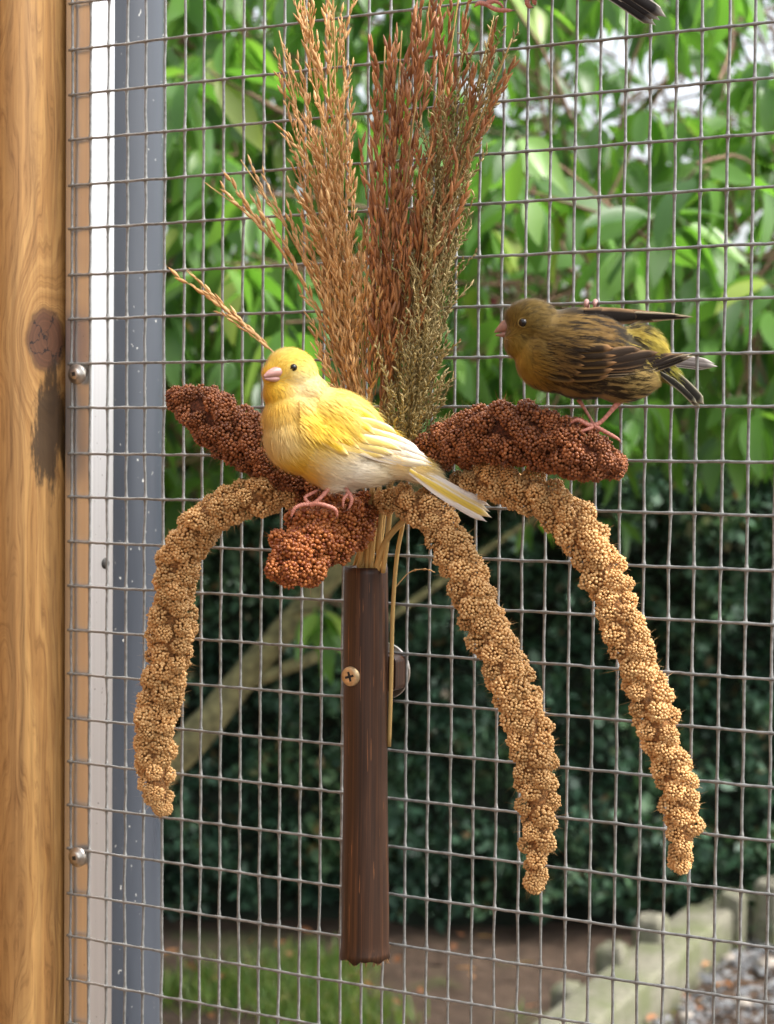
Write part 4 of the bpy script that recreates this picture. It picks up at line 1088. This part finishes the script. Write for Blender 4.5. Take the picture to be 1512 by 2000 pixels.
    def eye(s, px, py, r, ring):
        d = s.hit(px, py) or s.D; c = at(px, py, d + r * .35 * s.sc); mb = MB(); ellip(mb, c, np.eye(3), np.array([r] * 3) * s.sc, None, True); e = s.th.part('eye', mb, M['eye'])
        mb = MB(); k = 20; P = np.array([at(px + 1.12 * r * math.cos(i * 2 * math.pi / k), py + 1.02 * r * math.sin(i * 2 * math.pi / k), d - .05 * r * s.sc) for i in range(k + 1)])
        tube(mb, P, r * .10 * s.sc, 6, False, ring); s.th.part('eye_ring', mb, M['vane'], True, parent=e)
    def beak(s, upper, lower, mat):
        for nm, rows in (('upper_beak', upper), ('lower_beak', lower)):
            R = smoothpath([[px, py, off, a, b] for px, py, off, a, b in rows], 16); V = []; f = []; k = 16
            P = np.array([s.P(*r[:3]) for r in R]); T = np.gradient(P, axis=0)
            for i in range(16):
                t = T[i] / np.linalg.norm(T[i]); X = np.cross(t, FW); nX = np.linalg.norm(X)
                X = X / nX if nX > .2 else UP; Y = np.cross(t, X)
                for j in range(k): a = j * 2 * math.pi / k; V.append(P[i] + X * math.cos(a) * R[i][3] * s.sc + Y * math.sin(a) * R[i][4] * s.sc)
            for i in range(15):
                for j in range(k): f.append((i * k + j, i * k + (j + 1) % k, (i + 1) * k + (j + 1) % k, (i + 1) * k + j))
            f.append(tuple(range(15 * k, 16 * k))); mb = MB(); mb.add(V, f); s.th.part(nm, mb, M[mat])

def rbf(anchors):
    A = np.array([(a[0], a[1]) for a in anchors], float); S = np.array([a[2] for a in anchors], float); C = np.array([a[3] for a in anchors], float)
    def fn(x, y, p):
        w_ = np.exp(-((A[:, 0] - x) ** 2 + (A[:, 1] - y) ** 2) / (2 * S * S)) + 1e-9; return (w_[:, None] * C).sum(0) / w_.sum()
    return fn
def idw(vs):
    A = np.array([(v[0], v[1]) for v in vs], float); Dv = np.array([(v[2], v[3]) for v in vs], float); Dv /= np.linalg.norm(Dv, axis=1)[:, None]
    def fn(x, y):
        w_ = 1 / (((A[:, 0] - x) ** 2 + (A[:, 1] - y) ** 2) + 60) ** 1.5; d = (w_[:, None] * Dv).sum(0); d = d / (np.linalg.norm(d) + 1e-12); return d[0], d[1]
    return fn

YEL, DEEP, PALE, CREAM, WHT = (.88, .60, .050), (.86, .50, .015), (.90, .73, .22), (.88, .74, .44), (.90, .83, .70)
def canary():
    b = Bird('yellow_canary', .828, onmesh(625, 985, .075), 'yellow canary with white wing tips standing on the rust red seed head', .12, 620)
    b.head = (570, 728)
    b.body([(569, 729, 52, 48.5, 49, 20, 10), (537, 735, 25, 27, 27, 0, 22), (560, 765, 47, 38, 44, 0, 12), (594, 768, 52, 46, 46, 30, 6), (576, 815, 63, 62, 60, 0, 6), (592, 852, 78, 74, 68, 20, 4), (640, 872, 95, 78, 68, 30, 2),
            (668, 838, 98, 72, 62, 36, 0), (735, 878, 82, 50, 46, 32, 0), (795, 908, 72, 30, 28, 20, 0), (840, 930, 34, 16, 16, 28, 0), (690, 912, 82, 40, 46, 6, 2), (645, 935, 26, 26, 24, 0, 8), (672, 938, 24, 24, 22, 0, -10)])
    col = rbf([(545, 690, 22, PALE), (575, 697, 14, DEEP), (600, 700, 22, PALE), (612, 725, 20, PALE), (540, 715, 14, YEL), (605, 750, 20, CREAM), (590, 765, 22, CREAM), (545, 765, 20, YEL), (530, 780, 20, DEEP), (565, 785, 14, (.70, .47, .12)),
               (540, 810, 26, (.84, .58, .14)), (535, 845, 28, (.84, .62, .24)), (590, 840, 24, YEL), (560, 850, 20, CREAM), (600, 800, 24, DEEP), (640, 810, 26, YEL), (680, 775, 30, PALE), (650, 765, 26, PALE), (720, 800, 26, PALE), (750, 825, 16, YEL), (565, 905, 24, YEL), (590, 920, 20, DEEP), (640, 900, 26, CREAM),
               (660, 930, 26, WHT), (700, 920, 34, WHT), (740, 915, 26, CREAM), (775, 895, 18, DEEP), (800, 905, 20, YEL), (790, 925, 18, WHT), (850, 930, 22, CREAM), (620, 860, 20, YEL), (660, 850, 24, YEL)])
    b.paint(col)
    flow = idw([(530, 720, .3, -1), (560, 690, 1, -.3), (600, 700, 1, .6), (590, 740, 1, .4), (545, 770, .5, 1), (540, 820, .15, 1), (530, 870, .4, 1), (580, 920, 1, .7), (620, 830, .8, .7), (680, 780, 1, .6), (650, 930, 1, .35), (720, 920, 1, .1), (740, 840, 1, .7), (800, 910, 1, .3), (860, 940, 1, .5), (640, 870, 1, .6)])
    b.barbs(col, flow, 30000, (.0035, .0072), .00016, .10)
    w_, y_, c_ = (.90, .84, .76), (.85, .58, .06), (.88, .72, .36)
    # tail
    for i, (bs, tp, wd, o_, cc, ce) in enumerate((((800, 905), (960, 990), 16, 1, w_, WHT), ((805, 912), (958, 1000), 16, 2, c_, w_), ((800, 918), (962, 1012), 18, 4, (.84, .62, .12), w_), ((800, 922), (952, 1020), 16, 3, w_, (.93, .88, .82)))):
        b.feather(bs, tp, wd, o_, cc, ce, 'tail_feather', 3, None, .6, None, None, .2, .8)
    # wing: primaries, then secondaries, then coverts, each row over the last
    for i, (bs, tp, wd, bd) in enumerate((((690, 880), (838, 909), 15, 4), ((700, 872), (846, 911), 16, 3), ((706, 862), (846, 906), 17, 0), ((712, 850), (838, 896), 17, -3), ((720, 842), (822, 882), 17, -5))):
        b.feather(bs, tp, wd, 5 + i * 1.3, lerp(c_, w_, .3 + .15 * i), w_, 'wing_feather', bd, 4, .55, None, None, .2, .75)
    for i, (bs, tp, wd) in enumerate((((640, 868), (752, 893), 18), ((652, 856), (770, 888), 20), ((662, 846), (786, 880), 20), ((676, 832), (790, 866), 20), ((690, 818), (776, 848), 22))):
        b.feather(bs, tp, wd, 8 + i * 1.0, lerp(y_, c_, .45 + .1 * (i % 2)), lerp(c_, w_, .5), 'wing_feather', -2, 6, .55, None, None, .25, .7)
    for i, (bs, tp, wd) in enumerate((((605, 842), (682, 890), 22), ((620, 832), (704, 878), 24), ((638, 822), (722, 868), 26), ((655, 808), (735, 850), 26), ((672, 795), (742, 832), 26))):
        b.feather(bs, tp, wd, 10 + i * .6, lerp(y_, DEEP, .3), lerp(y_, c_, .6), 'wing_covert', -2, None, .45, lerp(y_, c_, .8), None, .30, .6)
    b2 = idw([(600, 800, .8, .8), (700, 800, 1, .75)])
    scap = lambda x, y, nn: not ((585 < x < 690 and 775 < y < 850 and -(nn @ FW) > .3))
    # soft shoulder feathers that overlap the root of the wing
    sv = b.V; b.V = b.V - FW * (10.5 * b.sc) ; b.barbs(col, b2, 15000, (.005, .009), .0002, .10, scap, 'shoulder_plumage'); b.V = sv
    b.barbs(col, flow, 3200, (.005, .0095), .00011, .34, lambda x, y, nn: y < 770, 'down')
    b.eye(573, 718, 7.5, (.80, .62, .20))
    b.beak([(551, 726, 43, 10.5, 11), (537, 727, 51, 9.8, 10), (525, 731, 57, 6.8, 6.8), (515, 736, 61, 1.8, 1.8)], [(548, 739, 40, 7, 9), (535, 740, 49, 6, 7.5), (523, 740, 56, 3.6, 4.5), (516, 739, 60, 1.3, 1.3)], 'beak')
    L = b.leg([(652, 938, 18, 8), (640, 957, 22, 5.5), (618, 980, 26, 5), (604, 986, 28, 6)])
    for pts in ([(606, 985, 28, 5), (590, 986, 32, 5), (576, 993, 34, 4.5), (570, 1006, 32, 3), (570, 1014, 28, 1)], [(606, 987, 30, 5), (622, 984, 38, 5), (645, 990, 40, 5), (656, 997, 38, 4.5), (658, 1008, 34, 2.5), (655, 1014, 30, 1)], [(606, 986, 26, 4.5), (596, 972, 20, 4), (612, 962, 10, 4), (626, 955, 4, 3)]):
        b.leg(pts, 'toe', L)
    L = b.leg([(668, 940, 8, 8), (676, 955, 12, 5), (684, 966, 14, 5)])
    for pts in ([(683, 964, 14, 5), (687, 976, 18, 4.6), (684, 988, 18, 3), (677, 998, 16, 1)], [(680, 964, 14, 4), (672, 974, 20, 4), (670, 986, 20, 2.5), (672, 994, 18, 1)]):
        b.leg(pts, 'toe', L)
canary()

OLV, DRK, GLD, BRN, RUMP = (.20, .13, .025), (.008, .005, .003), (.34, .19, .015), (.19, .118, .032), (.44, .35, .045)
def stripe(x, y, ang, la, lp, k=0.0):
    a = math.radians(ang); u = x * math.cos(a) + y * math.sin(a); v = -x * math.sin(a) + y * math.cos(a)
    return noise.noise(Vector((u / la, v / lp, k)))
def green_canary():
    b = Bird('green_canary', .792, onmesh(1165, 835, .052), 'olive brown streaked canary perched on the right red seed head', -.05, 1150)
    b.head = (1040, 632)
    b.body([(1040, 632, 55, 47, 46, 10, 4), (1018, 664, 35, 34, 34, 0, 6), (1012, 640, 20, 22, 22, 0, 4), (1076, 662, 62, 55, 52, 20, 2), (1068, 700, 70, 60, 56, 45, 2), (1130, 690, 112, 88, 72, 12, 0), (1195, 712, 95, 70, 58, 20, 0), (1252, 682, 56, 46, 40, 40, -6), (1222, 748, 62, 36, 40, -12, 4), (1298, 722, 40, 20, 18, 42, 0)])
    base = rbf([(1040, 600, 30, (.165, .105, .020)), (1000, 640, 18, (.21, .13, .017)), (1030, 655, 24, (.16, .10, .018)), (1070, 640, 24, (.15, .095, .02)), (1010, 685, 20, GLD), (1025, 715, 20, GLD), (1040, 745, 20, (.28, .15, .018)), (1060, 690, 24, (.16, .095, .02)), (1120, 640, 34, BRN), (1120, 700, 36, (.13, .07, .02)), (1200, 640, 34, (.15, .08, .02)),
                (1100, 770, 26, (.20, .12, .032)), (1170, 770, 30, (.22, .145, .05)), (1230, 770, 24, (.46, .36, .14)), (1255, 745, 22, (.48, .34, .12)), (1270, 660, 24, RUMP), (1295, 690, 16, (.44, .32, .03)), (1235, 640, 22, (.36, .28, .05)), (1310, 725, 20, (.22, .22, .03))])
    def col(x, y, p):
        c = np.array(base(x, y, p)) * (1.05 if x > 1045 or y < 660 else 1.1)
        if x > 1075 or y > 735:
            st = stripe(x, y, 12 if y > 640 else 6, 44, 5.0, 1.5) + .5 * stripe(x, y, 14, 20, 2.6, 4); am = min(1, max(0, (x - 1060) / 50 if y < 735 else 1)) * (.35 if x > 1255 else 1)
            k = min(1, max(0, (st + .16) * 5.0)) * am; c = lerp(c * (1 + .30 * am), DRK, k * .92)
        else:
            st = stripe(x, y, -25 if y < 640 else 30, 16, 3.6, 2); c = c * (1 - .55 * max(0, st + .1) * (0.4 if x < 1035 and y > 660 else 1.6))
        return np.clip(c, .004, .9)
    b.paint(col)
    flow = idw([(990, 630, .2, -1), (1020, 592, 1, -.5), (1060, 590, 1, .3), (1090, 620, 1, .3), (1040, 640, 1, .1), (1010, 680, .4, 1), (1020, 715, .4, 1), (1060, 760, 1, .7), (1100, 700, 1, .35), (1130, 620, 1, .12), (1200, 620, 1, .15), (1200, 700, 1, .2), (1150, 775, 1, .1), (1230, 765, 1, -.15), (1270, 660, .8, .8), (1310, 730, .8, .7)])
    b.barbs(col, flow, 32000, (.0035, .0080), .00019, .07)
    dk, ed, e2 = (.009, .006, .004), (.27, .165, .085), (.50, .40, .26)
    # tail
    for bs, tp, wd, o_ in (((1290, 720), (1368, 795), 18, 1), ((1296, 716), (1376, 790), 20, 3), ((1286, 726), (1362, 788), 14, 5)):
        b.feather(bs, tp, wd, o_, (.022, .020, .016), (.50, .46, .32), 'tail_feather', -3, None, .72, None, None, .2, .86)
    # far wing
    for i, (bs, tp, wd) in enumerate((((1200, 612), (1356, 619), 13), ((1195, 612), (1340, 618), 18), ((1185, 613), (1318, 618), 24), ((1175, 613), (1286, 618), 30), ((1160, 612), (1254, 618), 33), ((1140, 610), (1222, 616), 32))):
        b.feather(bs, tp, wd, 2 + i * 1.2, dk, ed if i > 1 else e2, 'wing_feather', 3, -12, .62, None, None, .25, .45)
    # near wing
    for i, (bs, tp, wd, bd) in enumerate((((1175, 735), (1358, 694), 12, 9), ((1172, 730), (1354, 690), 15, 8), ((1170, 724), (1338, 690), 18, 6), ((1168, 716), (1316, 690), 22, 4), ((1165, 707), (1288, 688), 24, 2), ((1160, 698), (1252, 682), 24, 0))):
        b.feather(bs, tp, wd, 4 + i * 1.5, lerp(dk, (.04, .026, .017), .12 * i), ed if i > 1 else e2, 'wing_feather', bd, 6, .66, None, None, .25, .55)
    for i, (bs, tp, wd) in enumerate((((1095, 738), (1190, 734), 20), ((1100, 726), (1200, 722), 22), ((1102, 712), (1206, 708), 22), ((1100, 698), (1205, 694), 22), ((1098, 684), (1200, 680), 22))):
        b.feather(bs, tp, wd, 9 + i * 1.0, (.020, .012, .006), (.19, .115, .04), 'wing_covert', 0, None, .5, (.26, .14, .06), None, .35, .65)
    for i, (bs, tp, wd) in enumerate((((1052, 728), (1128, 742), 20), ((1058, 714), (1136, 728), 22), ((1064, 700), (1142, 714), 22), ((1066, 686), (1144, 698), 22), ((1070, 672), (1146, 682), 22))):
        b.feather(bs, tp, wd, 10 + i * .8, (.035, .022, .010), (.17, .105, .035), 'wing_covert', 0, None, .45, (.24, .13, .05), None, .35, .6)
    def skp(x, y, nn): return not (1040 < x < 1105 + (735 - y) * .5 and 640 < y < 730 and -(nn @ FW) > .3)
    sv = b.V; b.V = b.V - FW * (13 * b.sc); b.barbs(col, idw([(1100, 690, 1, .22), (1150, 720, 1, .15)]), 9000, (.004, .008), .00019, .10, skp, 'shoulder_plumage'); b.V = sv
    b.eye(1022, 630, 9, (.26, .17, .05))
    b.beak([(1002, 634, 4, 17, 15), (988, 637, 5, 13, 12), (976, 643, 6, 7, 6.5), (966, 649, 6, 1.6, 1.6)], [(1002, 650, 4, 9, 11), (990, 653, 5, 7.5, 9), (978, 654, 6, 4, 5), (968, 655, 6, 1.4, 1.4)], 'beakd')
    L = b.leg([(1212, 780, 6, 9), (1196, 800, 8, 5.5), (1176, 822, 10, 5), (1160, 832, 12, 6)])
    for pts in ([(1160, 832, 12, 5), (1145, 828, 16, 4.6), (1130, 820, 18, 4.5), (1118, 824, 16, 3), (1112, 832, 14, 1)], [(1162, 832, 12, 5), (1180, 842, 10, 5), (1198, 852, 8, 4.5), (1208, 858, 8, 3), (1215, 868, 6, 1)], [(1160, 833, 12, 4.5), (1148, 838, 20, 4), (1138, 842, 22, 3), (1132, 850, 20, 1)]):
        b.leg(pts, 'toe', L)
    L = b.leg([(1130, 780, -18, 6), (1142, 798, -16, 3.8), (1156, 822, -10, 3.5), (1160, 828, -6, 4)])
    b.leg([(1158, 826, -6, 4), (1146, 830, -4, 3.6), (1134, 832, 0, 2)], 'toe', L)
green_canary()

def outside_canary():
    # clings to the outer side of the mesh, almost hidden by the olive canary
    D0 = float((onmesh(1180, 680, -.028) - CAM) @ FW)
    b = Bird('clinging_canary', D0, onmesh(1155, 600, -.002), 'bird clinging outside the mesh behind the olive canary, only toes and tail tip showing', 0, 1180)
    b.head = (1110, 650)
    b.body([(1190, 690, 62, 44, 46, 12, 0), (1140, 668, 40, 36, 36, 0, 0), (1105, 655, 28, 26, 26, 0, 0), (1250, 702, 46, 18, 18, 5, 0)], .0013)
    c = lambda x, y, p: np.array((.13, .09, .03)) * (1 + .6 * stripe(x, y, 8, 40, 6))
    b.paint(c); b.barbs(c, lambda x, y: (1, .1), 4000)
    for bs, tp, wd in (((1240, 700), (1404, 716), 15), ((1240, 696), (1398, 710), 17), ((1240, 704), (1390, 719), 14)):
        b.feather(bs, tp, wd, 1, (.16, .14, .13), (.62, .58, .52), 'tail_feather', -2, None, .8, None, None, .2, .8)
    z = float(onmesh(1155, 594)[2])
    L = None
    for px in (1146, 1163):
        rows = [onmesh(px + 2, 606, -.006), onmesh(px + 1, 594, -.0035), onmesh(px, 588.5, .0015), onmesh(px - 1, 593, .0052), onmesh(px - 2, 601, .0045)]
        S = smoothpath(rows, 20); mb = MB(); tube(mb, S, np.interp(np.linspace(0, 1, 20), [0, .6, 1], [.0011, .0013, .0005]), 9); b.th.part('toe', mb, M['beak'])
outside_canary()

def upper_canary():
    b = Bird('dark_canary', .800, onmesh(1020, 8, .02), 'dark tailed canary above the picture, only its tail tip and feet showing', 0, 1120)
    b.head = (960, -190)
    b.body([(985, -170, 52, 46, 46, 20, 0), (1030, -130, 70, 62, 60, 40, 0), (1080, -90, 95, 66, 62, 40, 0), (1130, -45, 60, 34, 34, 36, 0)], .0013)
    c = lambda x, y, p: np.array((.16, .11, .04)) * (1 + .7 * stripe(x, y, 40, 40, 6))
    b.paint(c); b.barbs(c, lambda x, y: (1, .8), 5000)
    for bs, tp, wd, o_ in (((1110, -60), (1282, 50), 22, 0), ((1118, -66), (1290, 40), 24, 2), ((1130, -70), (1303, 34), 24, 4)):
        b.feather(bs, tp, wd, o_, (.020, .018, .017), (.50, .46, .40), 'tail_feather', -3, None, .80, None, None, .2, .88)
    b.eye(970, -180, 9, (.3, .2, .08))
    b.beak([(945, -170, 0, 15, 14), (932, -166, 0, 11, 10), (915, -158, 0, 2, 2)], [(947, -156, 0, 9, 10), (932, -154, 0, 6, 7), (918, -153, 0, 1.5, 1.5)], 'beakd')
    wy = 13
    for leg_pts, toes in (([(1050, -80, -20, 9), (1010, -40, -30, 5.5), (962, -4, -36, 5), (950, 10, -38, 6)], [[(950, 8, -38, 5.5), (968, 18, -34, 5.5), (990, 20, -32, 5), (1006, 20, -34, 2)], [(950, 8, -38, 5.5), (936, 6, -34, 5), (926, 14, -36, 2)], [(952, 8, -38, 5), (966, 2, -34, 5), (980, 10, -34, 3), (985, 22, -38, 1)]]),
                          ([(1075, -70, -20, 9), (1062, -40, -28, 5.5), (1042, -10, -32, 5)], [[(1040, -12, -30, 6), (1030, 2, -26, 6), (1034, 12, -28, 5), (1042, 14, -34, 2)], [(1044, -12, -30, 6), (1044, 2, -26, 6), (1046, 10, -30, 3)]])):
        L = b.leg(leg_pts)
        for t in toes: b.leg(t, 'toe', L)
upper_canary()
